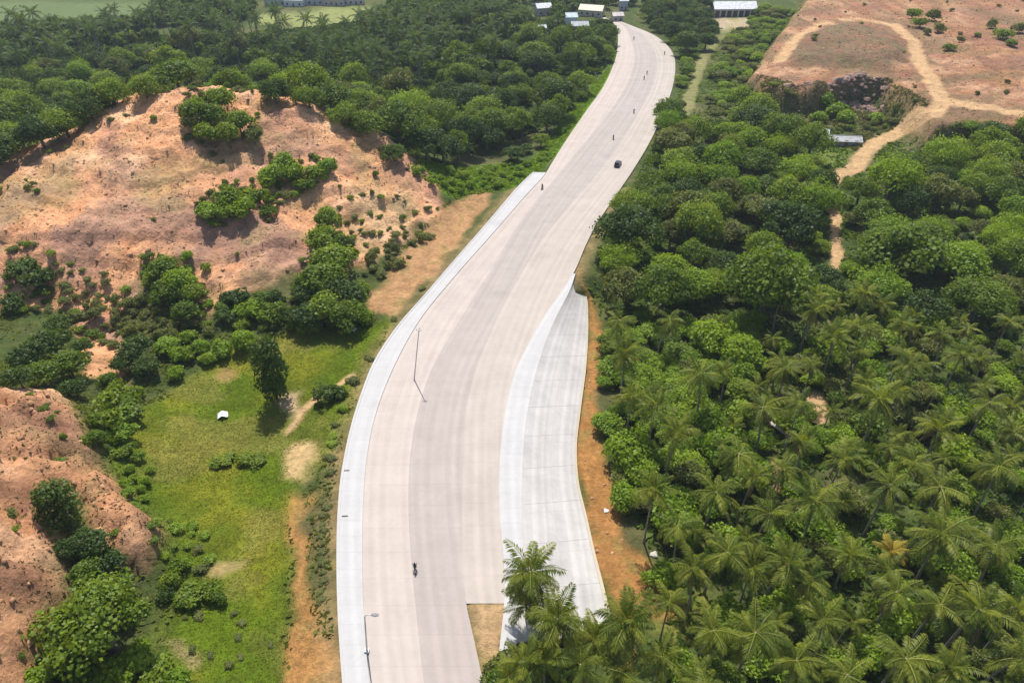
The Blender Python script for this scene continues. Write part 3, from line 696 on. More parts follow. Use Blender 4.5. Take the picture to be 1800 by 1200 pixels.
def full_crown(nf, nl, lw, mat, L=4.3):
    Vs = []; Fs = []; Ts = []; b0 = 0
    for k in range(nf):
        u = (k + .5) / nf; e0 = 1.3 - 1.9 * u + rng.uniform(-.12, .12); az = k * 2.39996 + rng.uniform(-.2, .2)
        Vv, Ff, Tt = frond_geo(L * rng.uniform(.85, 1.05), e0, .9 + .6 * u, nl, lw); ca, sa = math.cos(az), math.sin(az)
        Vv = np.c_[Vv[:, 0] * ca - Vv[:, 1] * sa, Vv[:, 0] * sa + Vv[:, 1] * ca, Vv[:, 2]]
        Vs.append(Vv); Fs.append(Ff + b0); Ts.append(Tt); b0 += len(Vv)
    me = npmesh('crown', np.concatenate(Vs), np.concatenate(Fs), False, mat); setattr_f(me, 'tint', np.concatenate(Ts)); return me
PCM = [full_crown(20, 16, .24, M['frond']) for _ in range(4)]
PCF = [full_crown(15, 8, .42, M['frond_far']) for _ in range(3)]
def palm(x, y, s, label, group, detail=2, yellow=False, lean=None, hs=1.0, full=False):
    tm, top = PT[lean if lean is not None else random.randrange(4)]
    root = empty('coconut_palm', (x, y, hz(x, y)), random.uniform(0, 6.28), (s, s, s * hs))
    obj('trunk', tm, root)
    inv = 1.0 / hs
    if detail == 2:
        nf = random.randint(15, 27); dr_ = random.uniform(-.12, .2)
        if full: nf, dr_ = 32, 0.0
        for k in range(nf):
            u = min(1.0, max(0.0, (k + .5) / nf + dr_)); az = k * 2.39996 + random.uniform(-.4, .4)
            lib = FRY if (yellow and u < .85) else FR
            ci = min(len(lib) - 1, max(0, int(u * len(lib) + random.uniform(-.5, .5))))
            f = obj('frond', lib[ci], root); f.location = top + Vector((.1 * math.cos(az), .1 * math.sin(az), .05 - .25 * u)); f.rotation_euler = (random.uniform(-.25, .25), random.uniform(-.12, .12), az)
            q = random.uniform(.72, 1.12); f.scale = (q, q, q * inv)
        for k in range(random.choice((0, 1, 2, 3, 5))):
            az = random.uniform(0, 6.28); f = obj('dry_frond', random.choice(FRD), root); f.location = top + Vector((0, 0, -.25)); f.rotation_euler = (0, 0, az)
        if random.random() < .7: c = obj('coconuts', COCO, root); c.location = top
    else:
        c = obj('crown', random.choice(PCM if detail == 1 else PCF), root); c.location = top; c.rotation_euler = (0, 0, random.uniform(0, 6.28)); c.scale = (1, 1, inv)
    return tag(root, label, 'palm tree', group)
def palm_px(px, py, wpx, label, group=None, hs=1.0, **k):
    s = 1.0
    for _ in range(4):
        p = TT(px, py, 11.0 * s * hs); depth = p.y * CP + (CAM_H - p.z - 11 * s * hs) * SP; s = wpx * depth / FPX / 7.6
    s = min(max(s, .72), 1.3) * (1.08 if k.get('full') else random.uniform(.82, 1.0))
    p = TT(px, py, 11.0 * s * hs)
    return palm(p.x, p.y, s, label, group, hs=hs, **k), p

# ------------------------------------------------------------------ placing: no-go areas
def clear_at(x, y, r=0.0):
    return look(CLR, x, y) < -1.0 - r * .3
def look(arr, x, y):
    i = int(np.clip(np.searchsorted(gx, x) - 1, 0, nx - 2)); j = int(np.clip(np.searchsorted(gy, y) - 1, 0, ny - 2)); A_ = arr.reshape(ny, nx)
    return float(max(A_[j, i], A_[j, i + 1], A_[j + 1, i], A_[j + 1, i + 1]))
def off_tracks(x, y, r): return look(TRD, x, y) > r
taken = []
def free(x, y, r):
    for a, b_, c in taken:
        if abs(x - a) < r + c and (x - a) ** 2 + (y - b_) ** 2 < (r + c) ** 2: return False
    return True
def fill(pl, tries, rmin, rmax, fn, avoid=(), pack=.6, cap=999, tr=.3):
    xs = [p[0] for p in pl]; ys = [p[1] for p in pl]
    X = rng.uniform(min(xs), max(xs), tries); Y = rng.uniform(min(ys), max(ys), tries)
    ok = sdist(pl, X, Y) > 0
    for a in avoid: ok &= sdist(a, X, Y) < 0.5
    cnt = 0
    for x, y in zip(X[ok], Y[ok]):
        r = random.uniform(rmin, rmax)
        if cnt >= cap: break
        if not clear_at(x, y, r) or not off_tracks(x, y, r * tr) or not free(x, y, r * pack): continue
        taken.append((x, y, r * pack)); fn(float(x), float(y), r); cnt += 1
    return cnt

# ------------------------------------------------------------------ coconut palms of the lower grove
G_PALM = 'coconut palms of the grove below the concrete slope'
L_PALM = 'coconut palm with drooping feathery fronds in the grove below the concrete slope'
_yel = T(1552, 962, 11); _log = T(1380, 770)
def palm_label(x, y, hs):
    a = np.array([x]); b_ = np.array([y])
    sz = 'tall' if hs > 1.04 else ('short' if hs < .85 else 'middling')
    if (x - _log.x) ** 2 + (y - _log.y) ** 2 < 180: w_ = 'beside the fallen trunk clearing'
    elif (x - _yel.x) ** 2 + (y - _yel.y) ** 2 < 170: w_ = 'next to the yellowed palm'
    elif sdist(RSTRIP, a, b_)[0] > -9: w_ = 'bordering the orange soil strip'
    elif ldist([(p.x, p.y) for p in line(tB2, 1290, 1100, n=6)], a, b_)[0] < 16: w_ = 'at the foot of the road embankment'
    elif y > 128: w_ = 'where the grove meets the broadleaf woods'
    elif x > 75: w_ = 'in the far side of the grove away from the road'
    else: w_ = 'deep inside the grove below the concrete slope'
    return sz + ' green coconut palm ' + w_
def pl1(px, py, wpx, label, **k):
    o, p = palm_px(px, py, wpx, label, **k); taken.append((p.x, p.y, 2.2))
    if label is L_PALM: o['label'] = palm_label(p.x, p.y, o.scale.z)
    return o
pl1(945, 1012, 108, 'tall coconut palm rising alone in front of the white shoulder walk', hs=1.25, full=True)
pl1(985, 1085, 108, 'lower coconut palm leaning at the foot of the tall roadside palm', hs=1.1, full=True)
pl1(1103, 1085, 112, 'coconut palm with spread fronds against the lower end of the concrete slope', hs=1.15, full=True)
pl1(1552, 962, 70, 'coconut palm with bright yellowed fronds among green palms', yellow=True)
for (px, py, w_) in [(925,1050,85),(955,1075,90),(1035,1105,85),(1075,1120,90),(905,1190,100),(960,1150,105),(1040,1130,100),(925,1160,110),(1010,1170,105),(1120,1180,110),(1075,1175,100),(1160,1135,100),(1245,1088,105),(1325,1105,125),(1365,985,110),(1495,968,105),(1572,1035,115),(1440,872,115),(1345,895,105),(1255,862,100),(1183,765,95),(1150,715,95),(1240,660,85),(1350,722,95),(1470,590,80),(1520,575,80),(1550,700,95),(1720,1050,125),(1660,930,115),(1760,965,110),(1590,1135,115),(1455,1095,105),(1650,860,105),(1560,850,100),(1400,1165,115),(1230,1180,110),(1500,1180,115),(1680,1175,120),(1770,1140,115),(1755,830,100),(1480,800,95),(1650,760,90),(1740,700,85),(1600,640,80),(1690,620,80),(1385,640,80),(1100,620,75),(1090,560,70),(1165,560,72),(1110,690,80),(1290,790,90),(1420,770,85),(1320,1000,100),(1260,960,95),(1640,1060,110),(1790,1060,110)]:
    pl1(px, py, w_, L_PALM, group=G_PALM)
GROVE = poly([(1085,610),(1150,560),(1280,560),(1400,560),(1500,540),(1640,560),(1830,590),(1900,900),(1900,1290),(880,1290),(890,1210),(930,1175),(1010,1160),(1130,1120),(1190,1060),(1130,960),(1100,850),(1075,740)], 4)
def gpalm(x, y, r):
    o = palm(x, y, r / 4.0 * random.uniform(.68, 1.05), L_PALM, G_PALM, detail=2 if y < 130 else 1, hs=random.uniform(.65, 1.3)); o['label'] = palm_label(x, y, o.scale.z)
GLADE = poly([(1070,600),(1330,560),(1340,640),(1270,700),(1230,800),(1240,930),(1150,970),(1090,850),(1055,740)])
fill(GROVE, 2500, 2.8, 3.8, gpalm, avoid=(RSTRIP, GLADE), pack=.8, cap=84)
# low trees and banana-like shrubs among the palms
for (px, py, w_) in [(1280,790,100),(1110,790,95),(1180,890,90),(1130,830,70),(1200,930,80),(1250,590,90),(1300,620,80),(1165,1010,70),(1420,930,80),(1250,740,70),(1560,1090,90),(1330,830,70),(1380,1060,80),(1100,870,60),(1690,800,80)]:
    plant('leafy_tree', 'med', px, py, w_, 'low bright green leafy tree among the palms of the grove', group='bright low trees among the palms', mat='leaf_bright')
fill(GLADE, 900, 1.8, 3.4, lambda x, y, r: put('understorey_bush', MED, x, y, r, 'bright green bush in the open glade by the orange soil strip', 'shrub', 'bright bushes of the glade', zs=.75, mat=random.choice(('leaf_bright', 'leaf_bright', 'leaf'))), avoid=(RSTRIP,), pack=.48, cap=70)
def gbush(x, y, r):
    mk = random.choice(('leaf_bright', 'leaf', 'leaf_bright', 'leaf_olive')); nm = {'leaf': 'mid green', 'leaf_bright': 'bright green', 'leaf_olive': 'olive'}[mk]
    sz = 'large' if r > 3.2 else ('small' if r < 2.5 else 'middling'); w_ = palm_label(x, y, 1).split('palm ', 1)[1].replace('in the far side of the grove away from the road', 'on the grove side away from the road').replace('deep inside the grove below the concrete slope', 'deep inside the grove')
    put('understorey_bush', MED, x, y, r, sz + ' ' + nm + ' bush among palms ' + w_, 'shrub', 'bushes between the palms', zs=.9, mat=mk)
fill(GROVE, 3500, 2.0, 3.8, gbush, avoid=(RSTRIP,), pack=.42, cap=230)

for (px, py, w_) in [(893,1158,46),(880,1172,44),(905,1180,50),(870,1195,44),(925,1135,44),(1000,1120,50),(1045,1112,46),(1090,1120,50)]:
    plant('embankment_bush', 'shr', px, py, w_ * 1.2, 'leafy bush on the bank below the end of the white shoulder walk', 'shrub', 'bushes at the shoulder walk end', mat=random.choice(('leaf', 'leaf_bright', 'leaf_olive')))
# ------------------------------------------------------------------ woods right of the road
taken += [(p.x, p.y, 1.5) for p in ()]
WOOD = poly([(1048,455),(1060,400),(1100,350),(1115,300),(1140,240),(1170,190),(1230,200),(1300,190),(1340,200),(1400,235),(1440,280),(1455,330),(1450,400),(1452,480),(1480,470),(1485,380),(1500,330),(1560,290),(1640,240),(1690,200),(1760,195),(1850,220),(1900,600),(1640,590),(1500,560),(1280,585),(1150,575),(1085,560),(1045,480)], 4)
G_W = 'rounded trees in the woods right of the road'
def wfn(x, y, r):
    mk = random.choice(('leaf', 'leaf', 'leaf_bright', 'leaf_dark', 'leaf_bright', 'leaf_olive', 'leaf'))
    nm = {'leaf': 'mid green', 'leaf_dark': 'dark green', 'leaf_bright': 'bright green', 'leaf_olive': 'olive green'}[mk]
    a = np.array([x]); b_ = np.array([y])
    if ldist(TRACKS[1][0], a, b_)[0] < 13: w_ = 'beside the narrow dirt footpath'
    elif ldist(TRACKS[0][0], a, b_)[0] < 15: w_ = 'along the wide dirt track'
    elif look(CLR, x, y) > -14: w_ = 'leaning over the right road edge'
    elif sdist(PLAT, a, b_)[0] > -22: w_ = 'at the foot of the dirt plateau'
    elif y < 140: w_ = 'where the woods meet the palm grove'
    elif x > TRACKS[1][0][2][0]: w_ = 'in the woods beyond the narrow footpath'
    else: w_ = 'in the woods between road and footpath'
    sz = 'large' if r > 6.3 else ('small' if r < 5.1 else 'medium sized')
    put('broadleaf_tree', BIG, x, y, r, sz + ' ' + nm + ' rounded tree ' + w_, 'tree', G_W, mat=mk, zs=random.uniform(.85, 1.2))
for (px, py, w_, mk, lab) in [(1352,500,165,'leaf','broad domed tree with shaded underside standing before the forked dirt path'),(1105,400,125,'leaf_dark','dark tree overhanging the road edge and shading the lane'),(1740,235,75,'leaf_dark','dark upright tree beside the dirt plateau edge'),(1590,430,150,'leaf','wide green tree right of the narrow dirt footpath'),(1395,385,120,'leaf_dark','dense dark tree left of the narrow dirt footpath')]:
    o = plant('broadleaf_tree', 'big', px, py, w_, lab, mat=mk); taken.append((o.location.x, o.location.y, o.scale.x * .6))
for _q in ((1112,312),(1128,325),(1112,345),(1135,300)):
    p = P(*_q); taken.append((p.x, p.y, 6.5))
PATHGAP = poly([(1446,300),(1490,300),(1500,400),(1498,540),(1448,540),(1440,400)])
fill(WOOD, 3500, 4.4, 7.4, wfn, avoid=(RSTRIP, BARE_R, RGRASS, PATHGAP), pack=.5, cap=115, tr=.6)
fill(WOOD, 3000, 1.8, 3.0, lambda x, y, r: put('woodland_bush', MED, x, y, r, 'small leafy bush filling a gap between trees right of the road', 'shrub', 'gap bushes right of the road', zs=.8), avoid=(RSTRIP, BARE_R, RGRASS), pack=.5, cap=120, tr=.8)
# scrub belt between the upper road and the plateau
BELT = poly([(1195,130),(1200,95),(1215,95),(1212,200),(1240,190),(1250,120),(1275,80),(1320,30),(1350,10),(1420,0),(1380,40),(1340,100),(1325,130),(1330,190),(1240,210),(1180,200)], 2)
fill(BELT, 2500, 2.2, 4.0, lambda x, y, r: put('thicket_bush', MED, x, y, r, 'bright green bush on the strip between upper road and dirt plateau', 'shrub', 'bushes between upper road and plateau', zs=.75, mat=random.choice(('leaf', 'leaf_bright', 'leaf_olive'))), avoid=(BARE_R,), pack=.55, cap=120)
FARR = poly([(1125,42),(1130,5),(1245,0),(1255,30),(1258,75),(1215,92),(1185,85),(1160,60)], 4)
fill(FARR, 1500, 4.5, 7.0, lambda x, y, r: put('broadleaf_tree', BIG, x, y, r, 'dark green tree in the wood beside the far road bend', 'tree', 'trees beside the far road bend', mat='leaf_dark'), pack=.5, cap=40)

# ------------------------------------------------------------------ forest behind the bare hill and along the left of the road
FOREST = poly([(-80,260),(0,235),(60,215),(120,205),(160,170),(220,150),(320,140),(430,135),(540,160),(620,200),(690,250),(740,280),(800,290),(880,285),(940,260),(985,205),(1040,150),(1070,110),(1078,60),(1000,62),(900,70),(860,90),(800,110),(740,150),(660,150),(560,130),(480,110),(420,85),(250,90),(120,110),(0,130),(-80,150)], 4)
def ffn(x, y, r):
    mk = random.choice(('leaf', 'leaf', 'leaf_dark', 'leaf', 'leaf_bright', 'leaf_olive')) if x < -30 else random.choice(('leaf', 'leaf_dark', 'leaf', 'leaf_dark'))
    nm = {'leaf': 'mid green', 'leaf_dark': 'dark green', 'leaf_bright': 'bright green', 'leaf_olive': 'olive green'}[mk]
    a = np.array([x]); b_ = np.array([y])
    if sdist(HILL, a, b_)[0] > -22: w_ = 'just behind the bare hill crest'
    elif look(CLR, x, y) > -30: w_ = 'near the left edge of the upper road'
    elif sdist(VERGE, a, b_)[0] > -16: w_ = 'above the bright grass verge'
    elif y > 330: w_ = 'where the forest meets the coconut plantation'
    else: w_ = 'inside the forest belt beyond the bare hill'
    sz = 'large' if r > 6.6 else ('small' if r < 5.6 else 'medium sized')
    put('broadleaf_tree', BIG, x, y, r, sz + ' ' + nm + ' forest tree ' + w_, 'tree', 'trees of the forest belt', mat=mk, zs=random.uniform(.8, 1.2))
fill(FOREST, 5000, 4.8, 8.0, ffn, pack=.5, cap=135, avoid=(VERGE,))
fill(FOREST, 5000, 2.4, 4.0, lambda x, y, r: put('forest_bush', MED, x, y, r, 'small understorey tree filling a gap in the forest belt', 'tree', 'gap trees in the forest belt', zs=.9, mat=random.choice(('leaf', 'leaf_dark'))), pack=.5, cap=170, avoid=(VERGE,))
BACK = [(p.x - 2, p.y + 19) for p in _cr[:9]] + [(p.x + 8, p.y + 66) for p in _cr[:9]][::-1]
fill(BACK, 1500, 4.0, 6.0, ffn, pack=.48, cap=62, avoid=(HILL, VERGE))
for (px, py, w_) in [(15,225,90),(60,215,95),(105,195,95),(150,170,80),(190,150,70),(-20,245,90),(250,140,64),(480,150,64),(540,158,66),(600,190,66),(640,205,66),(690,255,60)]:
    o = plant('crest_tree', 'big', px, py, w_, 'dark tree peeking over the crest of the bare hill', group='trees peeking over the hill crest', mat=random.choice(('leaf_dark', 'leaf'))); o.location.z -= .38 * o.scale.z
# distant coconut plantation
PLANT = poly([(-80,170),(-80,60),(100,55),(260,45),(440,45),(520,62),(600,66),(680,40),(880,25),(1000,60),(870,100),(760,170),(640,155),(560,140),(440,100),(250,100),(100,130)], 6)
fill(PLANT, 5000, 3.6, 4.4, lambda x, y, r: palm(x, y, random.uniform(1.0, 1.4), 'slender coconut palm in the distant plantation behind the forest belt', 'far plantation coconut palms', detail=0, hs=random.uniform(.95, 1.25)), pack=.78, cap=165, avoid=(FIELD2,))
FLIB = []
for k in range(4):
    cs = [rand_dirs(1)[0] * .62 * np.array([1, 1, .6]) + [0, 0, .85] for _ in range(10)]
    FLIB.append(leaf_cloud(cs, [.42] * 10, [52] * 10, .24))
def mass(name, pls, num, rmin, rmax, mat, label, avoid=(), pack=.6):
    spots = []
    for pl in pls: fill(pl, num * 8, rmin, rmax, lambda x, y, r: spots.append((x, y, r)), pack=pack, cap=num, avoid=avoid)
    Vs = []; Ts = []
    for x, y, r in spots:
        V, t = random.choice(FLIB); a = random.uniform(0, 6.28); ca, sa = math.cos(a), math.sin(a); zs = random.uniform(.8, 1.15)
        Vs.append(np.c_[(V[:, 0] * ca - V[:, 1] * sa) * r + x, (V[:, 0] * sa + V[:, 1] * ca) * r + y, V[:, 2] * r * zs + hz(x, y)]); Ts.append(np.clip(t * .5 + random.random() * .9 - .2, 0, 1))
    o = obj(name, cloud_mesh(name, np.concatenate(Vs), np.concatenate(Ts), mat)); tag(o, label, 'wood', kind='stuff')
TOPW = poly([(250,30),(300,-12),(430,-12),(440,12),(400,40)], 4)
TOPW3 = poly([(430,-16),(430,-30),(720,-30),(700,-16)], 4)
TOPW2 = poly([(660,35),(690,-12),(1130,-12),(1085,36),(1060,60),(1000,62),(880,40),(760,40)], 4)
FIELDSIDE = poly([(-100,52),(250,40),(260,55),(100,60),(-100,75)], 3)
HOUSE_PX = [(1287,27),(954,26),(1040,27),(1003,46),(1018,54),(1084,37),(1095,17),(490,8),(520,10),(556,7),(590,9),(622,7),(952,57)]
for a_ in HOUSE_PX:
    p = TT(*a_); taken.append((p.x, p.y, 7.0)); taken.append((p.x, p.y - 11, 6.0)); taken.append((p.x, p.y - 20, 3.0))
mass('distant_wood', (TOPW, TOPW2, TOPW3, FIELDSIDE), 90, 4.5, 7, M['leaf_dark'], 'dark wood around the far village houses and fields')
mass('distant_wood', (PLANT,), 130, 3.0, 5.0, M['leaf'], 'low green growth under the distant coconut plantation', (FIELD2,), .6)

# ------------------------------------------------------------------ trees and shrubs on the bare hill and in the valley
G1 = 'shrubs on the crest clump of the bare hill'
plant('columnar_tree', 'col', 475, 655, 74, 'dark upright tree standing alone in the green valley', mat='leaf_dark', variant=0, zs=1.25)
plant('leafy_shrub', 'shr', 575, 690, 62, 'rounded dark bush beside the footpath near the white kerb walk', 'shrub', mat='leaf_dark')
for (px, py, w_) in [(345,190,62),(385,175,60),(420,215,58),(365,230,58),(400,235,56),(340,215,44),(445,235,40),(375,205,60)]:
    plant('leafy_tree', 'med', px, py, w_, 'leafy tree of the dense clump on the bare hilltop', group='hilltop clump trees', mat=random.choice(('leaf', 'leaf', 'leaf_olive')))
for (px, py, w_) in [(365,365,52),(400,345,56),(430,365,52),(455,345,48),(480,310,54),(515,300,54),(550,300,54),(575,295,44),(540,325,40),(400,370,44),(470,370,36),(500,285,40)]:
    plant('leafy_shrub', 'shr', px, py, w_ * 1.15, 'bright green shrub in the band crossing the bare hillside', 'shrub', 'shrub band on the hillside', mat=random.choice(('leaf_bright', 'leaf', 'leaf_bright')))
for (px, py, w_) in [(575,385,60),(572,420,72),(585,455,84),(565,485,86),(595,515,84),(570,540,86),(610,555,72),(545,550,70),(620,520,56),(538,515,56),(600,430,50)]:
    plant('leafy_tree', 'med', px, py, w_, 'dark green tree in the stand climbing the bare hill flank', group='stand of trees on the hill flank', mat=random.choice(('leaf', 'leaf_dark')))
for (px, py, w_) in [(285,470,60),(315,490,72),(290,510,62),(335,515,56),(325,545,56),(270,490,44)]:
    plant('leafy_tree', 'med', px, py, w_, 'green tree in the cluster at the bare hill foot gully', group='cluster of trees at the hill foot', mat=random.choice(('leaf', 'leaf', 'leaf_bright')))
for (px, py, w_) in [(415,520,52),(440,545,52),(480,550,52),(515,560,56),(460,525,44),(635,555,44),(395,555,36),(545,575,40)]:
    plant('leafy_shrub', 'shr', px, py, w_ * 1.1, 'bush in the hedge-like row between hillside and green valley', 'shrub', 'row of bushes under the hill', mat=random.choice(('leaf', 'leaf_dark', 'leaf_bright')))
for (px, py, w_) in [(40,465,50),(60,490,52),(20,525,56),(75,510,36)]:
    plant('leafy_shrub', 'shr', px, py, w_ * 1.1, 'shrub in the small patch at the left foot of bare hill', 'shrub', 'left foot shrubs', mat=random.choice(('leaf', 'leaf_dark')))
for (px, py, w_) in [(50,620,70),(90,600,75),(120,640,70),(70,655,66),(130,680,50),(30,660,60),(100,570,52),(145,605,40)]:
    plant('leafy_tree', 'med', px, py, w_, 'green tree in the gully thicket between the two bare mounds', group='gully thicket', mat=random.choice(('leaf', 'leaf', 'leaf_dark')))
for (px, py, w_) in [(235,610,62),(255,640,50),(215,640,44)]:
    plant('leafy_tree', 'med', px, py, w_, 'dark tree on the slope above the valley meadow', group='dark trees above the meadow', mat='leaf_dark')
for (px, py, w_) in [(290,605,52),(320,625,48),(350,610,44),(390,610,50),(310,655,40),(330,590,34),(365,630,36),(425,600,50)]:
    plant('leafy_shrub', 'shr', px, py, w_ * 1.1, 'yellow-green shrub along the upper edge of the meadow', 'shrub', 'upper meadow shrubs', mat='leaf_bright')
for (px, py, w_) in [(200,700,70),(225,720,60),(180,740,60),(210,760,58),(165,770,44),(235,690,48),(190,670,44),(220,790,42)]:
    plant('leafy_shrub', 'shr', px, py, w_ * 1.15, 'leafy shrub on the left bank of the meadow', 'shrub', 'left bank shrubs', mat=random.choice(('leaf', 'leaf_bright', 'leaf')))
plant('columnar_tree', 'col', 98, 885, 82, 'tall dark tree growing against the lower bare mound', mat='leaf_dark', variant=2)
for (px, py, w_) in [(150,955,70),(185,985,72),(200,1025,75),(150,1000,60),(215,1060,62),(120,965,50)]:
    plant('leafy_tree', 'med', px, py, w_, 'dark green tree in the chain below the lower mound', group='chain of trees below the mound', mat=random.choice(('leaf_dark', 'leaf')))
plant('broadleaf_tree', 'big', 170, 1090, 190, 'large spreading green tree at the foot of the lower mound', mat='leaf', variant=1)
for (px, py, w_) in [(95,1165,80),(230,1160,80),(270,1180,70),(60,1190,70),(310,1190,60),(190,1190,80),(130,1195,80)]:
    plant('leafy_shrub', 'shr', px, py, w_ * 1.1, 'bright green bush around the large spreading tree', 'shrub', 'bushes round the large tree', mat=random.choice(('leaf_bright', 'leaf')))
for (px, py, w_) in [(400,805,46),(430,808,52),(455,806,40),(380,812,36)]:
    plant('leafy_shrub', 'shr', px, py, w_ * .9, 'low bush in the short row across the meadow', 'shrub', 'bush row across the meadow', mat='leaf', zs=.6)
for (px, py, w_) in [(300,1020,44),(335,1040,52),(370,1035,44),(320,1050,44),(290,1040,40),(385,1050,40),(310,995,40)]:
    plant('leafy_shrub', 'shr', px, py, w_ * 1.1, 'dark bush in the patch on the lower meadow', 'shrub', 'lower meadow bush patch', mat=random.choice(('leaf_dark', 'leaf')))
SM = poly([(275,910),(360,920),(380,1000),(330,1010),(280,990)])
fill(SM, 400, .8, 1.5, lambda x, y, r: put('small_shrub', SHR, x, y, r, 'small shrub dotted over the meadow slope', 'shrub', 'small shrubs dotted on the meadow slope', zs=.7, mat=random.choice(('leaf', 'leaf_olive', 'leaf_bright'))), pack=.8, cap=20)
SM2 = poly([(210,800),(260,800),(275,880),(235,900),(205,850)])
fill(SM2, 300, .9, 1.9, lambda x, y, r: put('small_shrub', SHR, x, y, r, 'small yellow-green shrub at the meadow edge by the mound', 'shrub', 'small shrubs at the meadow edge', mat='leaf_bright'), pack=.7, cap=18)
SM3 = poly([(330,1060),(480,1050),(490,1200),(300,1200)])
fill(SM3, 300, .5, 1.1, lambda x, y, r: put('small_shrub', SHR, x, y, r, 'tiny bush scattered in the tall grass by the soil track', 'shrub', 'tiny bushes in the tall grass', zs=.6, mat='leaf_olive'), pack=.9, cap=10)
fill(HILL, 900, .5, 1.4, lambda x, y, r: put('small_shrub', SHR, x, y, r, 'scrubby tuft growing on the bare orange hillside', 'shrub', 'scrub tufts on the bare hillside', mat=random.choice(('leaf_olive', 'leaf'))), pack=1.2, cap=38)
fill(MOUND, 500, .5, 1.3, lambda x, y, r: put('small_shrub', SHR, x, y, r, 'scrubby tuft growing on the lower bare mound', 'shrub', 'scrub tufts on the lower mound', mat=random.choice(('leaf_olive', 'leaf'))), pack=1.2, cap=36)
HB = poly([(110,520),(240,530),(370,570),(380,590),(250,600),(200,580),(140,560)])
fill(HB, 400, 1.0, 2.2, lambda x, y, r: put('small_shrub', SHR, x, y, r, 'dry olive shrub on the brown slope under the bare hill', 'shrub', 'dry shrubs under the hill', mat='leaf_olive'), pack=.7, cap=40)
RB = poly([(640,440),(740,400),(760,420),(690,480),(640,500)])
fill(RB, 300, .9, 2.0, lambda x, y, r: put('small_shrub', SHR, x, y, r, 'olive shrub on the bank between hill and road', 'shrub', 'bank shrubs between hill and road', mat='leaf_olive'), pack=.7, cap=22)
KS = poly([(690,560),(770,480),(780,490),(660,630),(625,700),(600,800),(590,850),(565,840),(590,720),(640,640)])
fill(KS, 400, .8, 1.8, lambda x, y, r: put('small_shrub', SHR, x, y, r, 'weedy shrub along the foot of the white kerb walk', 'shrub', 'weeds along the kerb walk', zs=.6, mat=random.choice(('leaf_olive', 'leaf_olive', 'leaf_bright'))), pack=.6, cap=60)
KS2 = poly([(565,880),(585,880),(580,1100),(560,1060)])
fill(KS2, 300, .5, 1.0, lambda x, y, r: put('small_shrub', SHR, x, y, r, 'low weed between the soil track and white kerb walk', 'shrub', 'weeds by the soil track', zs=.5, mat='leaf_olive'), pack=.7, cap=24)
VB = poly([(720,290),(800,300),(890,290),(950,280),(985,225),(1000,235),(960,290),(880,330),(780,340),(740,320)])
fill(VB, 500, .9, 2.0, lambda x, y, r: put('small_shrub', SHR, x, y, r, 'bright low bush on the grassy verge below the forest', 'shrub', 'verge bushes below the forest', mat='leaf_bright'), pack=.6, cap=50)
for (px, py, w_) in [(1470,190,52),(1455,175,36),(1490,205,44),(1440,205,36),(1540,205,34)]:
    plant('leafy_shrub', 'shr', px, py, w_ * 1.1, 'bright bush below the dark rock face of the plateau', 'shrub', 'bushes below the rock face', mat='leaf_bright')
for (px, py, w_) in [(1605,25,30),(1620,38,38),(1640,28,34),(1652,50,26),(1630,55,22),(1670,82,24),(1688,70,18),(1745,42,30),(1765,58,38),(1792,50,34),(1780,75,24),(1720,60,16)]:
    plant('leafy_shrub', 'shr', px, py, w_, 'green bush growing on the bare orange plateau', 'shrub', 'bushes on the plateau', mat=random.choice(('leaf_olive', 'leaf')))
fill(BARE_R, 700, .7, 1.6, lambda x, y, r: put('small_shrub', SHR, x, y, r, 'low dry tuft scattered over the bare plateau', 'shrub', 'dry tufts on the plateau', mat='leaf_olive'), pack=1.4, cap=60)

HB1 = poly([(340,385),(345,350),(400,320),(460,300),(500,275),(585,280),(590,310),(540,335),(480,360),(470,385),(400,395)], 1)
fill(HB1, 900, .8, 1.7, lambda x, y, r: put('hillside_bush', SHR, x, y, r, 'low bush filling the green band across the bare hillside', 'shrub', 'low bushes of the hillside band', mat=random.choice(('leaf_bright', 'leaf', 'leaf_olive'))), pack=.55, cap=70)
HB2 = poly([(315,160),(420,150),(458,215),(455,262),(400,258),(345,255),(318,225)], 1)
fill(HB2, 900, 1.0, 2.0, lambda x, y, r: put('hillside_bush', SHR, x, y, r, 'low bush under the dense clump on the bare hilltop', 'shrub', 'low bushes of the hilltop clump', mat=random.choice(('leaf', 'leaf_olive'))), pack=.5, cap=45)
HB5 = poly([(0,440),(60,430),(240,500),(240,560),(200,600),(150,600),(100,540),(0,550)], 1)
fill(HB5, 900, .8, 1.9, lambda x, y, r: put('hillside_bush', SHR, x, y, r, 'olive bush spread over the lower left slope of the bare hill', 'shrub', 'bushes on the lower left slope', zs=.8, mat=random.choice(('leaf_olive', 'leaf', 'leaf_olive'))), pack=.75, cap=48)
HB6 = poly([(590,330),(700,340),(760,370),(720,420),(650,440),(600,420)], 1)
fill(HB6, 600, .7, 1.5, lambda x, y, r: put('hillside_bush', SHR, x, y, r, 'olive bush on the right shoulder of the bare hill', 'shrub', 'bushes on the right shoulder', zs=.8, mat=random.choice(('leaf_olive', 'leaf'))), pack=.9, cap=26)
HB3 = poly([(530,470),(560,360),(610,370),(640,480),(650,570),(520,580),(390,570),(385,530),(470,520)], 1)
fill(HB3, 900, 1.0, 2.2, lambda x, y, r: put('hillside_bush', SHR, x, y, r, 'low bush under the stand of trees on the hill flank', 'shrub', 'low bushes under the flank stand', mat=random.choice(('leaf', 'leaf_dark'))), pack=.5, cap=70)
HB4 = poly([(250,440),(360,450),(370,570),(300,570),(245,500)], 1)
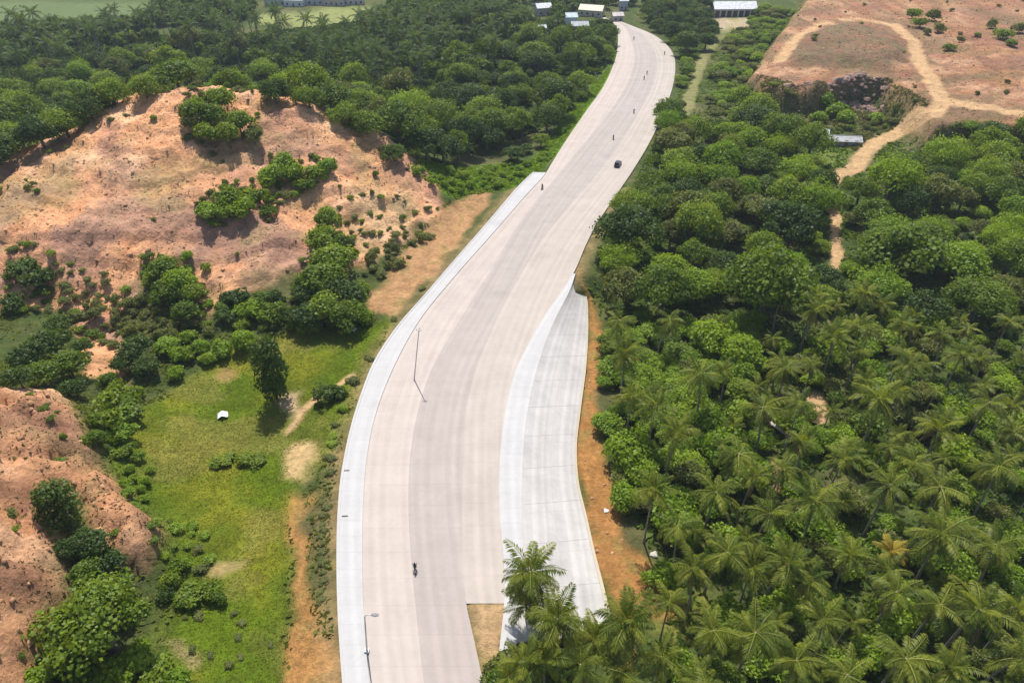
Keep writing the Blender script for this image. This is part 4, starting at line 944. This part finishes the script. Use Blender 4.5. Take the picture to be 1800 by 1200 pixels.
fill(HB4, 600, 1.0, 2.0, lambda x, y, r: put('hillside_bush', SHR, x, y, r, 'low bush under the tree cluster at the hill foot', 'shrub', 'low bushes under the foot cluster', mat=random.choice(('leaf', 'leaf_bright'))), pack=.5, cap=40)
PSL = poly([(1335,150),(1400,165),(1380,220),(1440,240),(1420,215),(1560,190),(1640,185),(1600,215),(1500,250),(1440,245),(1380,225),(1330,190)], 1)
fill(PSL, 900, .9, 2.2, lambda x, y, r: put('slope_bush', SHR, x, y, r, 'olive bush on the slope just below the dirt plateau', 'shrub', 'bushes on the plateau slope', mat=random.choice(('leaf_olive', 'leaf', 'leaf_olive'))), pack=.6, cap=60, tr=.6)

# ------------------------------------------------------------------ grass, ground cover, rubble (uncountable)
def scatter_stuff(name, pl, num, size, mat, label, cat, avoid=(), tall=.6, dens=None):
    xs = [p[0] for p in pl]; ys = [p[1] for p in pl]
    X = rng.uniform(min(xs), max(xs), num * 3); Y = rng.uniform(min(ys), max(ys), num * 3)
    ok = (sdist(pl, X, Y) > 0) & (sdist(CORR, X, Y) < -1.0) & (sdist(SLOPE, X, Y) < -.6)
    for a in avoid: ok &= sdist(a, X, Y) < 0
    for pts, wd in TRACKS:
        if abs(pts[0][0]) < 420: ok &= ldist(pts, X, Y) > wd
    if dens is not None: ok &= fbm(X * dens, Y * dens, 123, 3) > rng.uniform(-.6, .5, len(X))
    X = X[ok][:num]; Y = Y[ok][:num]; Z = hzv(X, Y); k = len(X)
    a = rng.uniform(0, 6.28, k); s = size * rng.uniform(.5, 1.4, k); hgt = s * tall * rng.uniform(.6, 1.4, k)
    dx = np.cos(a) * s; dy = np.sin(a) * s; lx = rng.normal(0, .9, k) * hgt; ly = rng.normal(-.2, .9, k) * hgt
    q0 = np.c_[X - dx, Y - dy, Z - .1]; q1 = np.c_[X + dx, Y + dy, Z - .1]; q2 = np.c_[X + dx * .7 + lx, Y + dy * .7 + ly, Z + hgt]; q3 = np.c_[X - dx * .6 + lx, Y - dy * .6 + ly, Z + hgt * .8]
    V = np.stack([q0, q1, q2, q3], 1).reshape(-1, 3)
    o = obj(name, cloud_mesh(name, V, np.repeat(rng.random(k), 4), mat)); return tag(o, label, cat, kind='stuff')
scatter_stuff('grass', GRASS, 60000, .13, M['grass'], 'yellow-green rough grass of the valley meadow', 'grass', (PATCH_A, PATCH_B, PATCH_C, PATCH_D, TRACK_L), .45, None)
scatter_stuff('grass', VERGE, 26000, .4, leaf_mat('grass_verge', (.13, .23, .012), (.24, .33, .025)), 'bright green grass verge left of the upper road', 'grass', (), .8)
under = poly([(1085,560),(1060,420),(1180,200),(1420,240),(1850,220),(1950,1290),(870,1290),(900,1180),(1010,1140),(1130,1120),(1200,1060),(1110,900),(1050,640)])
scatter_stuff('undergrowth', under, 60000, .45, leaf_mat('undergrowth', (.06, .125, .01), (.13, .20, .02)), 'tangled green undergrowth covering the floor of grove and woods', 'undergrowth', (RSTRIP, BARE_R), .9, .1)
left_low = poly([(-60,545),(130,545),(380,545),(640,560),(700,440),(790,350),(780,330),(870,330),(690,560),(600,800),(590,1000),(590,1210),(-60,1290)])
scatter_stuff('undergrowth', left_low, 42000, .3, leaf_mat('weeds', (.09, .135, .012), (.20, .22, .035)), 'rough weeds and low growth around the valley meadow', 'weeds', (GRASS, MOUND, HILL, ROADSIDE, TRACK_L), .8, .1)
back_low = poly([(-100,260),(130,150),(430,130),(700,250),(980,215),(1080,100),(1085,40),(660,35),(440,60),(-100,60)])
scatter_stuff('undergrowth', back_low, 50000, .9, leaf_mat('forest_floor', (.03, .07, .008), (.09, .14, .015)), 'dark green understorey covering the floor of the forest belt', 'undergrowth', (HILL, VERGE), .9, None)
plat_side = poly([(1330,135),(1400,150),(1560,140),(1660,200),(1600,230),(1500,270),(1400,240),(1320,200)])
belt_low = poly([(1030,480),(1110,340),(1190,190),(1195,90),(1140,45),(1110,20),(1330,10),(1420,0),(1330,120),(1340,200),(1300,260),(1150,420),(1060,560),(1040,530)])
scatter_stuff('undergrowth', belt_low, 24000, .5, leaf_mat('belt_growth', (.06, .115, .010), (.14, .19, .02)), 'rough green growth along the right edge of the upper road', 'undergrowth', (BARE_R, YARD), .8, .08)
scatter_stuff('scrub', plat_side, 9000, .4, M['scrub'], 'dry olive scrub on the slope below the plateau edge', 'scrub', (), .8, .09)
scatter_stuff('scrub', BARE_R, 9000, .35, M['scrub'], 'thin dry scrub over the bare plateau', 'scrub', (), .6, .05)
scatter_stuff('scrub', HILL, 6000, .3, M['scrub'], 'dry olive scrub thinly covering the bare hill', 'scrub', (), .35, .09)
scatter_stuff('scrub', MOUND, 4500, .2, M['scrub'], 'dry olive scrub thinly covering the lower mound', 'scrub', (), .7, .12)
def rubble(pl, num, smin, smax, mat, label):
    xs = [p[0] for p in pl]; ys = [p[1] for p in pl]
    X = rng.uniform(min(xs), max(xs), num * 3); Y = rng.uniform(min(ys), max(ys), num * 3)
    ok = (sdist(pl, X, Y) > 0) & (sdist(CORR, X, Y) < -2); ok &= fbm(X * .07, Y * .07, 77, 3) > rng.uniform(-.5, .5, len(X))
    X = X[ok][:num]; Y = Y[ok][:num]; Z = hzv(X, Y)
    base = np.array([(0,0,1),(.89,0,.45),(.28,.85,.45),(-.72,.53,.45),(-.72,-.53,.45),(.28,-.85,.45),(.72,.53,-.45),(-.28,.85,-.45),(-.89,0,-.45),(-.28,-.85,-.45),(.72,-.53,-.45),(0,0,-1)])
    Fi = np.array([(0,1,2),(0,2,3),(0,3,4),(0,4,5),(0,5,1),(1,6,2),(2,7,3),(3,8,4),(4,9,5),(5,10,1),(1,10,6),(2,6,7),(3,7,8),(4,8,9),(5,9,10),(6,11,10),(7,11,6),(8,11,7),(9,11,8),(10,11,9)])
    Vs = []; Fs = []
    for i, (x, y, z) in enumerate(zip(X, Y, Z)):
        s = smin + (smax - smin) * rng.random() ** 5; v = base * (s * rng.uniform(.6, 1.25, (12, 1))) * np.array([rng.uniform(.8, 1.5), rng.uniform(.8, 1.4), rng.uniform(.45, .8)])
        a = rng.uniform(0, 6.28); v = np.c_[v[:, 0] * math.cos(a) - v[:, 1] * math.sin(a), v[:, 0] * math.sin(a) + v[:, 1] * math.cos(a), v[:, 2]]
        Vs.append(v + [x, y, z - s * .08]); Fs.append(Fi + 12 * i)
    o = obj('rubble', npmesh('rubble', np.concatenate(Vs), np.concatenate(Fs), False, mat)); return tag(o, label, 'rubble', kind='stuff')
rock_m = plain('rock', (.40, .215, .11), .95, noise=.4, scale=.35, bump=.4)
rubble(HILL, 1500, .10, .7, rock_m, 'broken rock and clods strewn over the bare hill'); rubble(MOUND, 700, .08, .6, rock_m, 'broken rock and clods strewn over the lower mound')
rubble(CLIFF, 500, .4, 1.8, plain('dark_rock', (.25, .16, .125), .95, noise=.4, scale=.3, bump=.4), 'dark broken boulders on the plateau rock face')
rubble(BARE_R, 800, .2, .9, rock_m, 'stones scattered over the bare plateau')
rubble(RSTRIP, 300, .08, .35, rock_m, 'clods on the orange soil strip under the lined slope')

# ------------------------------------------------------------------ small things lying about
def stone(name, px, py, r, label, cat, mat, flat=.6):
    p = TT(px, py); bm = bmesh.new(); bmesh.ops.create_icosphere(bm, subdivisions=2, radius=r)
    for v in bm.verts:
        k = 1 + .22 * math.sin(v.co.x * 5 / r + px) + .18 * math.sin(v.co.y * 4 / r + 1.3 * py); v.co = Vector((v.co.x * k * 1.3, v.co.y * k, v.co.z * flat * k))
    me = bpy.data.meshes.new(name); bm.to_mesh(me); bm.free(); o = obj(name, me, None, mat); o.location = (p.x, p.y, hz(p.x, p.y) + r * flat * .45); return tag(o, label, cat)
white_m = plain('white_stone', (.72, .72, .69), .8, noise=.12, scale=1.5)
stone('boulder', 622, 580, .5, 'pale boulder on the grass by the kerb walk bend', 'rock', white_m)
stone('boulder', 1065, 898, .36, 'white stone lying on the orange soil strip', 'rock', white_m)
stone('boulder', 1150, 975, .5, 'grey boulder at the lower end of the orange soil strip', 'rock', plain('grey_stone', (.45, .42, .37), .9, noise=.2))
# white sheet pitched over sticks in the meadow
p = TT(392, 732); z0 = hz(p.x, p.y); t = tag(empty('tarpaulin_shelter', (p.x, p.y, z0), .3, .62), 'small white tarpaulin shelter pitched on the green meadow', 'shelter')
mb = MB(); n_ = 8
vs = []; fs = []
for i in range(n_ + 1):
    for j in range(n_ + 1):
        u = i / n_ - .5; v = j / n_ - .5; vs.append((u * 3.0, v * 2.6, 1.15 - 1.7 * abs(u) ** 1.1 - .25 * math.cos(v * 5) + .05 * math.sin(9 * u + 7 * v)))
for i in range(n_):
    for j in range(n_): fs.append((i*(n_+1)+j, (i+1)*(n_+1)+j, (i+1)*(n_+1)+j+1, i*(n_+1)+j+1))
mb.add(vs, fs); o = mb.build('sheet', plain('tarpaulin', (.75, .77, .74), .6), t, True)
for sy in (-1.15, 1.15): MB().tube([(0, sy, -.1), (0, sy, .95)], .035, 6).build('pole', M['bark'], t)
# fallen pale palm trunks in the grove clearing
for (a_, b_, lab) in (((1352,748),(1385,772),'fallen pale palm trunk lying in the grove clearing'), ((1380,772),(1410,792),'reddish broken palm log at the end of the fallen trunk')):
    p0 = TT(*a_); p1 = TT(*b_); c = (p0 + p1) / 2; mb = MB(); zz = hz(c.x, c.y)
    mb.tube([p0 - c + Vector((0, 0, hz(p0.x, p0.y) - c.z + .8)), Vector((0, .12, hz(c.x, c.y) - c.z + .85)), p1 - c + Vector((0, 0, hz(p1.x, p1.y) - c.z + .8))], [.42, .38, .32], 8)
    o = mb.build('fallen_log', plain('log', (.5, .42, .36) if 'pale' in lab else (.42, .25, .22), .9, noise=.25), None, True); o.location = c; tag(o, lab, 'log')
# drain covers on the kerb walk
for (px, py, lab) in ((609, 826, 'dark drain slot cover across the kerb walk, farther along the bend'), (606, 906, 'dark drain slot cover across the kerb walk, beside the soil track head')):
    p = P(px, py, .32); t = tag(empty('drain_cover', (p.x, p.y, .26), .05, .62), lab, 'drain cover'); gm_ = plain('iron', (.03, .03, .03), .8)
    MB().box(-.75, .75, -.14, -.10, -.03, .05).box(-.75, .75, .10, .14, -.03, .05).box(-.75, -.70, -.10, .10, -.03, .05).box(.70, .75, -.10, .10, -.03, .05).build('frame', gm_, t)
    for k in range(6): MB().box(-.66 + k * .235, -.54 + k * .235, -.10, .10, -.03, .04).build('bar', gm_, t)

# lamp posts on the kerb walk edge
def lamp_post(px, py, h, arm, label, mat):
    p = P(px, py, .2); t = tag(empty('lamp_post', (p.x, p.y, .2), 0), label, 'lamp post')
    t.rotation_euler = (0, math.radians(5), 0)
    MB().box(-.3, .3, -.3, .3, -.25, .22).build('footing', c_white_plain, t)
    MB().tube([(0, 0, .2), (0, 0, h * .5), (0, 0, h)], [.13, .10, .07], 9).build('pole', mat, t, True)
    MB().tube([(0, 0, h - .1), (.15, 0, h + .25), (arm, 0, h + .45)], [.06, .055, .05], 7).build('arm', mat, t, True)
    hd = MB().loft([[(arm - .1, -.12, h + .38), (arm - .1, .12, h + .38), (arm - .1, .12, h + .5), (arm - .1, -.12, h + .5)], [(arm + .35, -.2, h + .36), (arm + .35, .2, h + .36), (arm + .35, .2, h + .54), (arm + .35, -.2, h + .54)], [(arm + .85, -.14, h + .4), (arm + .85, .14, h + .4), (arm + .85, .14, h + .5), (arm + .85, -.14, h + .5)]]).build('lamp_head', plain('lamp_grey', (.16, .16, .17), .6), t)
    MB().box(arm + .05, arm + .7, -.11, .11, h + .33, h + .357).build('lens', plain('lamp_lens', (.6, .6, .55), .3), hd)
c_white_plain = plain('footing', (.6, .58, .55), .9, noise=.1)
galv = plain('galvanised', (.52, .52, .52), .5, .4)
lamp_post(645, 1143, 7.8, .9, 'grey lamp post on the kerb walk beside the soil track', galv)
p = P(728, 667, .0)
t = tag(empty('utility_pole', (p.x, p.y, 0)), 'tall slim grey utility pole left standing in the pale lane', 'utility pole'); t.rotation_euler = (0, math.radians(9), 0)
MB().tube([(0, 0, -.2), (0, 0, 6), (0, 0, 12.6)], [.13, .10, .07], 8).build('pole', galv, t, True)
MB().box(-.45, .45, -.05, .05, 11.9, 12.02).build('crossarm', galv, t)
for sx in (-.4, .4): MB().tube([(sx, 0, 12.02), (sx, 0, 12.1), (sx, 0, 12.22)], [.04, .06, .03], 6).build('insulator', plain('insulator', (.5, .5, .48), .3), t)

# ------------------------------------------------------------------ vehicles and riders
tyre_m = plain('tyre', (.025, .025, .025), .85); rim_m = plain('rim', (.45, .45, .46), .35, .8); glass_m = plain('glass', (.03, .035, .04), .08); glass_m.node_tree.nodes['Principled BSDF'].inputs['Specular IOR Level'].default_value = .7
lampw = plain('headlight', (.8, .8, .78), .2); lampr = plain('taillight', (.35, .02, .02), .3); seat_m = plain('seat', (.03, .03, .032), .7); chrome = plain('engine', (.22, .22, .22), .4, .7)
skin_m = plain('skin', (.32, .19, .12), .6)
def wheel(parent, x, y, r, wdt, n=16):
    mb = MB(); ring = lambda rr, yy: [(x + rr * math.cos(2*math.pi*k/n), yy, r + rr * math.sin(2*math.pi*k/n)) for k in range(n)]
    W = obj('wheel', MB().loft([ring(r * .97, y - wdt / 2), ring(r, y - wdt / 4), ring(r, y + wdt / 4), ring(r * .97, y + wdt / 2)]).mesh('wheel', tyre_m, False), parent)
    obj('rim', MB().loft([ring(r * .62, y - wdt / 2 - .008), ring(r * .62, y + wdt / 2 + .008)]).mesh('rim', rim_m), W)
def tangent(px, py):
    a = P(px, py); y2 = py - 12; f_ = (px - float(tL(py))) / (float(tR(min(py, 1060))) - float(tL(py)))
    x2 = float(tL(y2)) + f_ * (float(tR(min(y2, 1060))) - float(tL(y2))); b_ = P(x2, y2); return math.atan2(b_.y - a.y, b_.x - a.x)
def make_car(px, py, paint, label):
    p = P(px, py); t = tag(empty('car', (p.x, p.y, 0), tangent(px, py)), label, 'car')
    def ring(x, hw, zb, zt, b=.08): return [(x, -hw, zb), (x, hw, zb), (x, hw + .02, (zb + zt) / 2), (x, hw - b, zt), (x, -hw + b, zt), (x, -hw - .02, (zb + zt) / 2)]
    MB().loft([ring(-2.2, .72, .42, .80), ring(-2.1, .84, .30, .98), ring(-1.2, .90, .26, 1.02), ring(.6, .90, .26, 1.00), ring(1.3, .89, .26, .94), ring(2.05, .82, .30, .80), ring(2.2, .68, .40, .66)]).build('body', paint, t)
    def r2(x, hw, zb, zt): return [(x, -hw, zb), (x, hw, zb), (x, hw - .14, zt), (x, -hw + .14, zt)]
    cab = MB().loft([r2(-2.05, .82, .96, 1.0), r2(-1.75, .83, .97, 1.58), r2(.2, .83, .97, 1.62), r2(1.05, .82, .94, 1.0)]).build('cabin', paint, t)
    for s in (-1, 1):
        for (x0, x1, x2, x3) in ((-1.65, -.80, -.80, -1.58), (-.72, .12, .12, -.72), (.2, .75, .3, .2)):
            y0 = s * .838; y1 = s * .728
            MB().add([(x0, y0, 1.05), (x1, y0, 1.05), (x2, y1, 1.5), (x3, y1, 1.5), (x0, y0 + s * .012, 1.05), (x1, y0 + s * .012, 1.05), (x2, y1 + s * .012, 1.5), (x3, y1 + s * .012, 1.5)], [(0,1,2,3),(7,6,5,4),(0,4,5,1),(1,5,6,2),(2,6,7,3),(3,7,4,0)]).build('window', glass_m, t)
    MB().add([(1.06, -.70, 1.02), (1.06, .70, 1.02), (.24, .60, 1.60), (.24, -.60, 1.60), (1.08, -.70, 1.04), (1.08, .70, 1.04), (.26, .60, 1.625), (.26, -.60, 1.625)], [(3,2,1,0),(4,5,6,7),(0,1,5,4),(1,2,6,5),(2,3,7,6),(3,0,4,7)]).build('windscreen', glass_m, t)
    MB().add([(-2.06, -.70, 1.04), (-2.06, .70, 1.04), (-1.80, .62, 1.52), (-1.80, -.62, 1.52), (-2.09, -.70, 1.04), (-2.09, .70, 1.04), (-1.83, .62, 1.54), (-1.83, -.62, 1.54)], [(0,1,2,3),(7,6,5,4),(0,4,5,1),(1,5,6,2),(2,6,7,3),(3,7,4,0)]).build('rear_window', glass_m, t)
    for s in (-1, 1):
        MB().box(2.08, 2.19, s * .66 - .15, s * .66 + .10, .60, .72).build('headlight', lampw, t); MB().box(-2.20, -2.09, s * .66 - .12, s * .66 + .12, .72, .90).build('taillight', lampr, t)
        MB().box(.62, .80, s * .94 - .08, s * .94 + .08, 1.0, 1.12).build('mirror', paint, t)
    MB().box(-2.26, -2.1, -.8, .8, .34, .52).build('bumper', seat_m, t); MB().box(2.08, 2.26, -.76, .76, .32, .5).build('bumper', seat_m, t)
    for x in (-1.35, 1.35):
        for s in (-1, 1): wheel(t, x, s * .80, .34, .22)
make_car(1086, 291, plain('dark_paint', (.035, .035, .04), .3), 'dark grey car driving along the right side of the upper road')
RIDER = None
def rider_mesh(mats):
    """one continuous seated figure grown from a skeleton"""
    J = {'pelvis': (-.22, 0, .86, .15), 'belly': (-.19, 0, 1.05, .145), 'chest': (-.10, 0, 1.28, .165), 'neck': (-.05, 0, 1.47, .062), 'chin': (-.01, 0, 1.56, .085), 'head': (-.01, 0, 1.67, .115), 'crown': (-.02, 0, 1.76, .075)}
    E = [('pelvis', 'belly'), ('belly', 'chest'), ('chest', 'neck'), ('neck', 'chin'), ('chin', 'head'), ('head', 'crown')]
    for s, k in ((1, 'l'), (-1, 'r')):
        J.update({k+'sh': (-.08, .20*s, 1.40, .075), k+'el': (.12, .31*s, 1.18, .05), k+'wr': (.36, .31*s, 1.05, .035), k+'ha': (.44, .31*s, 1.04, .042), k+'hip': (-.18, .11*s, .84, .105), k+'kn': (.24, .20*s, .80, .07), k+'an': (.08, .19*s, .40, .045), k+'to': (.26, .20*s, .35, .045)})
        E += [('chest', k+'sh'), (k+'sh', k+'el'), (k+'el', k+'wr'), (k+'wr', k+'ha'), ('pelvis', k+'hip'), (k+'hip', k+'kn'), (k+'kn', k+'an'), (k+'an', k+'to')]
    names = list(J); bm = bmesh.new(); sl = bm.verts.layers.skin.verify(); vv = {}
    for nme in names:
        x, y, z, r = J[nme]; v = bm.verts.new((x, y, z)); v[sl].radius = (r, r); v[sl].use_root = nme == 'pelvis'; vv[nme] = v
    for a, b_ in E: bm.edges.new((vv[a], vv[b_]))
    me = bpy.data.meshes.new('person'); bm.to_mesh(me); bm.free(); return me
def person_material(name, shirt, trousers):
    m, n, l, b = new_mat(name); tc = n.new('ShaderNodeTexCoord'); sp = n.new('ShaderNodeSeparateXYZ'); l.new(tc.outputs['Object'], sp.inputs[0])
    r = n.new('ShaderNodeValToRGB'); r.color_ramp.interpolation = 'CONSTANT'; e = r.color_ramp.elements
    e[0].position = 0; e[0].color = (*trousers, 1); e[1].position = .48; e[1].color = (*shirt, 1)
    for pos, c in ((.745, (.32, .19, .12)), (.815, (.02, .02, .02))):
        q = e.new(pos); q.color = (*c, 1)
    d = n.new('ShaderNodeMath'); d.operation = 'DIVIDE'; d.inputs[1].default_value = 2.0; l.new(sp.outputs['Z'], d.inputs[0]); l.new(d.outputs[0], r.inputs[0]); l.new(r.outputs[0], b.inputs['Base Color']); b.inputs['Roughness'].default_value = .8
    return m
BODY = rider_mesh(None)
def make_bike(px, py, paint, shirt, trousers, blabel, plabel, flip=False, group=None):
    p = P(px, py); a = tangent(px, py) + (math.pi if flip else 0)
    t = tag(empty('motorcycle', (p.x, p.y, 0), a), blabel, 'motorcycle', group)
    wheel(t, -.62, 0, .29, .11); wheel(t, .66, 0, .29, .09)
    MB().loft([[(-.85, -.07, .62), (-.85, .07, .62), (-.85, .05, .74), (-.85, -.05, .74)], [(-.4, -.12, .48), (-.4, .12, .48), (-.4, .11, .74), (-.4, -.11, .74)], [(.0, -.11, .36), (.0, .11, .36), (.0, .1, .70), (.0, -.1, .70)], [(.30, -.12, .42), (.30, .12, .42), (.30, .1, .86), (.30, -.1, .86)], [(.46, -.08, .6), (.46, .08, .6), (.46, .07, .98), (.46, -.07, .98)]]).build('body', paint, t)
    MB().box(-.78, .02, -.12, .12, .73, .79).build('seat', seat_m, t); MB().box(-.18, .2, -.13, .13, .24, .44).build('engine', chrome, t)
    for s in (-1, 1): MB().tube([(.66, .07 * s, .29), (.48, .07 * s, .92)], .025, 6).build('fork', chrome, t)
    MB().tube([(.36, -.36, 1.03), (.46, -.12, .98), (.46, .12, .98), (.36, .36, 1.03)], .018, 6).build('handlebar', chrome, t)
    MB().box(.45, .55, -.09, .09, .80, .94).build('headlight', lampw, t); MB().box(-.90, -.84, -.07, .07, .62, .7).build('taillight', lampr, t)
    MB().tube([(-.1, -.15, .26), (-.8, -.17, .34)], [.03, .045], 7).build('exhaust', chrome, t)
    me = BODY.copy(); me.materials.append(person_material('clothes', shirt, trousers)); o = obj('person', me)
    o.location = (p.x, p.y, 0); o.rotation_euler = (0, 0, a)
    sm = o.modifiers.new('skin', 'SKIN'); sm.use_smooth_shade = True; ss = o.modifiers.new('sub', 'SUBSURF'); ss.levels = 1; ss.render_levels = 1
    tag(o, plabel, 'person', None if not group else 'riders on the far motorcycles')
blk = plain('black_paint', (.03, .03, .035), .3); red = plain('red_paint', (.30, .03, .03), .35); blue = plain('blue_paint', (.03, .06, .2), .35)
make_bike(730, 1001, blk, (.05, .05, .07), (.03, .035, .05), 'black motorcycle alone in the darker middle lane', 'person in dark clothes riding the motorcycle in the middle lane')
make_bike(953, 332, red, (.12, .06, .05), (.04, .04, .05), 'red motorcycle beside the end of the white kerb walk', 'person in brown shirt riding the motorcycle by the kerb walk end', True)
G_B = 'small motorcycles on the far stretch of road'
for (px, py, fl) in ((1078, 245, False), (1114, 199, True), (1137, 131, False), (1132, 140, False), (1114, 70, True), (1168, 96, False)):
    make_bike(px, py, random.choice((blk, blue)), random.choice(((.10, .10, .16), (.2, .2, .24), (.06, .06, .06))), (.04, .04, .06), 'small motorcycle with rider on the far stretch of road', 'person riding a small motorcycle on the far road', fl, G_B)
# pedestrian-sized post box? none shown

# ------------------------------------------------------------------ houses at the far edge
def house(px, py, wd, dp, hgt, rz, roofc, wallc, label, gable=True, over=.5, open_front=False, cat='house', name='house'):
    p = TT(px, py); t = tag(empty(name, (p.x, p.y, hz(p.x, p.y) - .1), rz), label, cat)
    wm = plain('wall_paint', wallc, .85, noise=.08, scale=1); rm = plain('roof_sheet', roofc, .55, noise=.28, scale=.9); dk = plain('opening', (.04, .04, .045), .4); fr = plain('frame', (.55, .53, .5), .7)
    rise = dp * .28; x0, x1, y0, y1 = -wd / 2, wd / 2, -dp / 2, dp / 2
    W = MB().box(x0, x1, y0, y1, -.6, hgt)
    if gable: W.add([(x0 + .01, y0, hgt), (x0 + .01, y1, hgt), (x0 + .01, 0, hgt + rise), (x1 - .01, y0, hgt), (x1 - .01, y1, hgt), (x1 - .01, 0, hgt + rise)], [(0, 2, 1), (3, 4, 5)])
    W.build('wall', wm, t)
    k = rise / (dp / 2); th = .12
    R = MB()
    for s in (-1, 1):
        ye = s * (dp / 2 + over); ze = hgt - k * over
        R.add([(x0 - over, 0, hgt + rise + .05), (x1 + over, 0, hgt + rise + .05), (x1 + over, ye, ze + .05), (x0 - over, ye, ze + .05), (x0 - over, 0, hgt + rise + .05 + th), (x1 + over, 0, hgt + rise + .05 + th), (x1 + over, ye, ze + .05 + th), (x0 - over, ye, ze + .05 + th)],
              [(0,1,2,3),(7,6,5,4),(2,6,7,3),(1,5,6,2),(0,3,7,4)])
    ro = R.build('roof', rm, t)
    MB().tube([(x0 - over, 0, hgt + rise + .16), (x1 + over, 0, hgt + rise + .16)], .14, 6).build('ridge_cap', rm, ro)
    nb = max(2, int(wd / 3.2)); bw = wd / nb
    for i in range(nb):
        xc = x0 + (i + .5) * bw
        if open_front:
            MB().box(xc - bw * .36, xc + bw * .36, y0 - .03, y0 + .05, .1, hgt * .78).build('opening', dk, t)
        elif i == nb // 2:
            d_ = MB().box(xc - .5, xc + .5, y0 - .05, y0 + .05, 0, 2.1).build('door', plain('door', (.2, .12, .07), .6), t); MB().box(xc + .33, xc + .41, y0 - .11, y0 - .05, 1.0, 1.08).build('handle', rim_m, d_)
        else:
            w_ = MB().box(xc - .6, xc + .6, y0 - .04, y0 + .05, 1.0, 2.1).build('window', dk, t); MB().box(xc - .72, xc + .72, y0 - .12, y0 - .041, .9, 1.0).build('sill', fr, w_)
    for yy in (-dp / 4, dp / 4):
        w_ = MB().box(x1 - .05, x1 + .04, yy - .5, yy + .5, 1.0, 2.0).build('window', dk, t)
        w_ = MB().box(x0 - .04, x0 + .05, yy - .5, yy + .5, 1.0, 2.0).build('window', dk, t)
    return t
house(1287, 27, 25, 11, 4.6, .02, (.60, .61, .63), (.5, .47, .44), 'long hall with white sheet roof and open dark bays', open_front=True, cat='hall', name='hall')
house(954, 26, 9, 7, 4.5, .3, (.55, .55, .56), (.45, .43, .4), 'small house with bright white roof among far trees')
house(1040, 27, 14, 8, 3.6, -.35, (.50, .43, .30), (.55, .48, .4), 'long house with tan roof near the end of road')
house(1003, 46, 6, 6, 5.4, .1, (.40, .47, .52), (.45, .52, .56), 'narrow pale blue house below the tan roofed house')
house(1018, 54, 9, 6, 3.2, .1, (.30, .32, .36), (.4, .4, .4), 'low house with slate grey roof beside the pale blue house')
house(1084, 37, 6, 5, 3.4, .2, (.52, .46, .43), (.45, .42, .4), 'small pinkish white house right at the end of road')
house(1095, 17, 5, 5, 5.5, .0, (.45, .45, .52), (.5, .5, .55), 'tall narrow whitish house behind the end of road')
house(490, 8, 16, 9, 4, .1, (.42, .44, .52), (.6, .62, .64), 'grey roofed village house at the left of the far row')
house(520, 10, 12, 8, 4, -.1, (.62, .66, .70), (.7, .72, .74), 'white village house in the far row by the pale field')
house(556, 7, 17, 9, 4.5, .05, (.28, .31, .42), (.5, .5, .55), 'slate blue roofed village house in the far row')
house(590, 9, 13, 8, 4, -.05, (.36, .32, .38), (.5, .45, .46), 'mauve roofed village house in the far row')
house(622, 7, 13, 8, 4.5, .15, (.36, .33, .46), (.62, .55, .58), 'purple grey roofed village house ending the far row')
house(952, 57, 4, 4, 2.8, .2, (.5, .52, .54), (.4, .4, .4), 'tiny white roofed hut alone in the far woods')
# low shed by the dirt track
house(1475, 253, 13, 4, 1.8, -.12, (.42, .42, .42), (.4, .36, .32), 'long low grey roofed shed beside the dirt track', over=.4, cat='shed', name='shed')
house(1441, 240, 4.5, 3, 1.8, -.3, (.55, .66, .64), (.45, .45, .42), 'small pale green roofed hut near the dirt track', cat='hut', name='hut')

# ------------------------------------------------------------------ air
m = bpy.data.materials.new('haze'); m.use_nodes = True; n = m.node_tree.nodes; l = m.node_tree.links
n.remove(n['Principled BSDF']); v = n.new('ShaderNodeVolumePrincipled'); v.inputs['Color'].default_value = (.80, .90, 1.0, 1); v.inputs['Density'].default_value = .00013; v.inputs['Anisotropy'].default_value = .1
l.new(v.outputs[0], n['Material Output'].inputs['Volume'])
lo = float(gz.min()) - 1.0; ex = 6000.0
o = MB().box(-ex, ex, -ex, ex, lo, 96.0).build('haze', m); tag(o, 'thin bluish air haze over the whole valley', 'haze', kind='stuff')
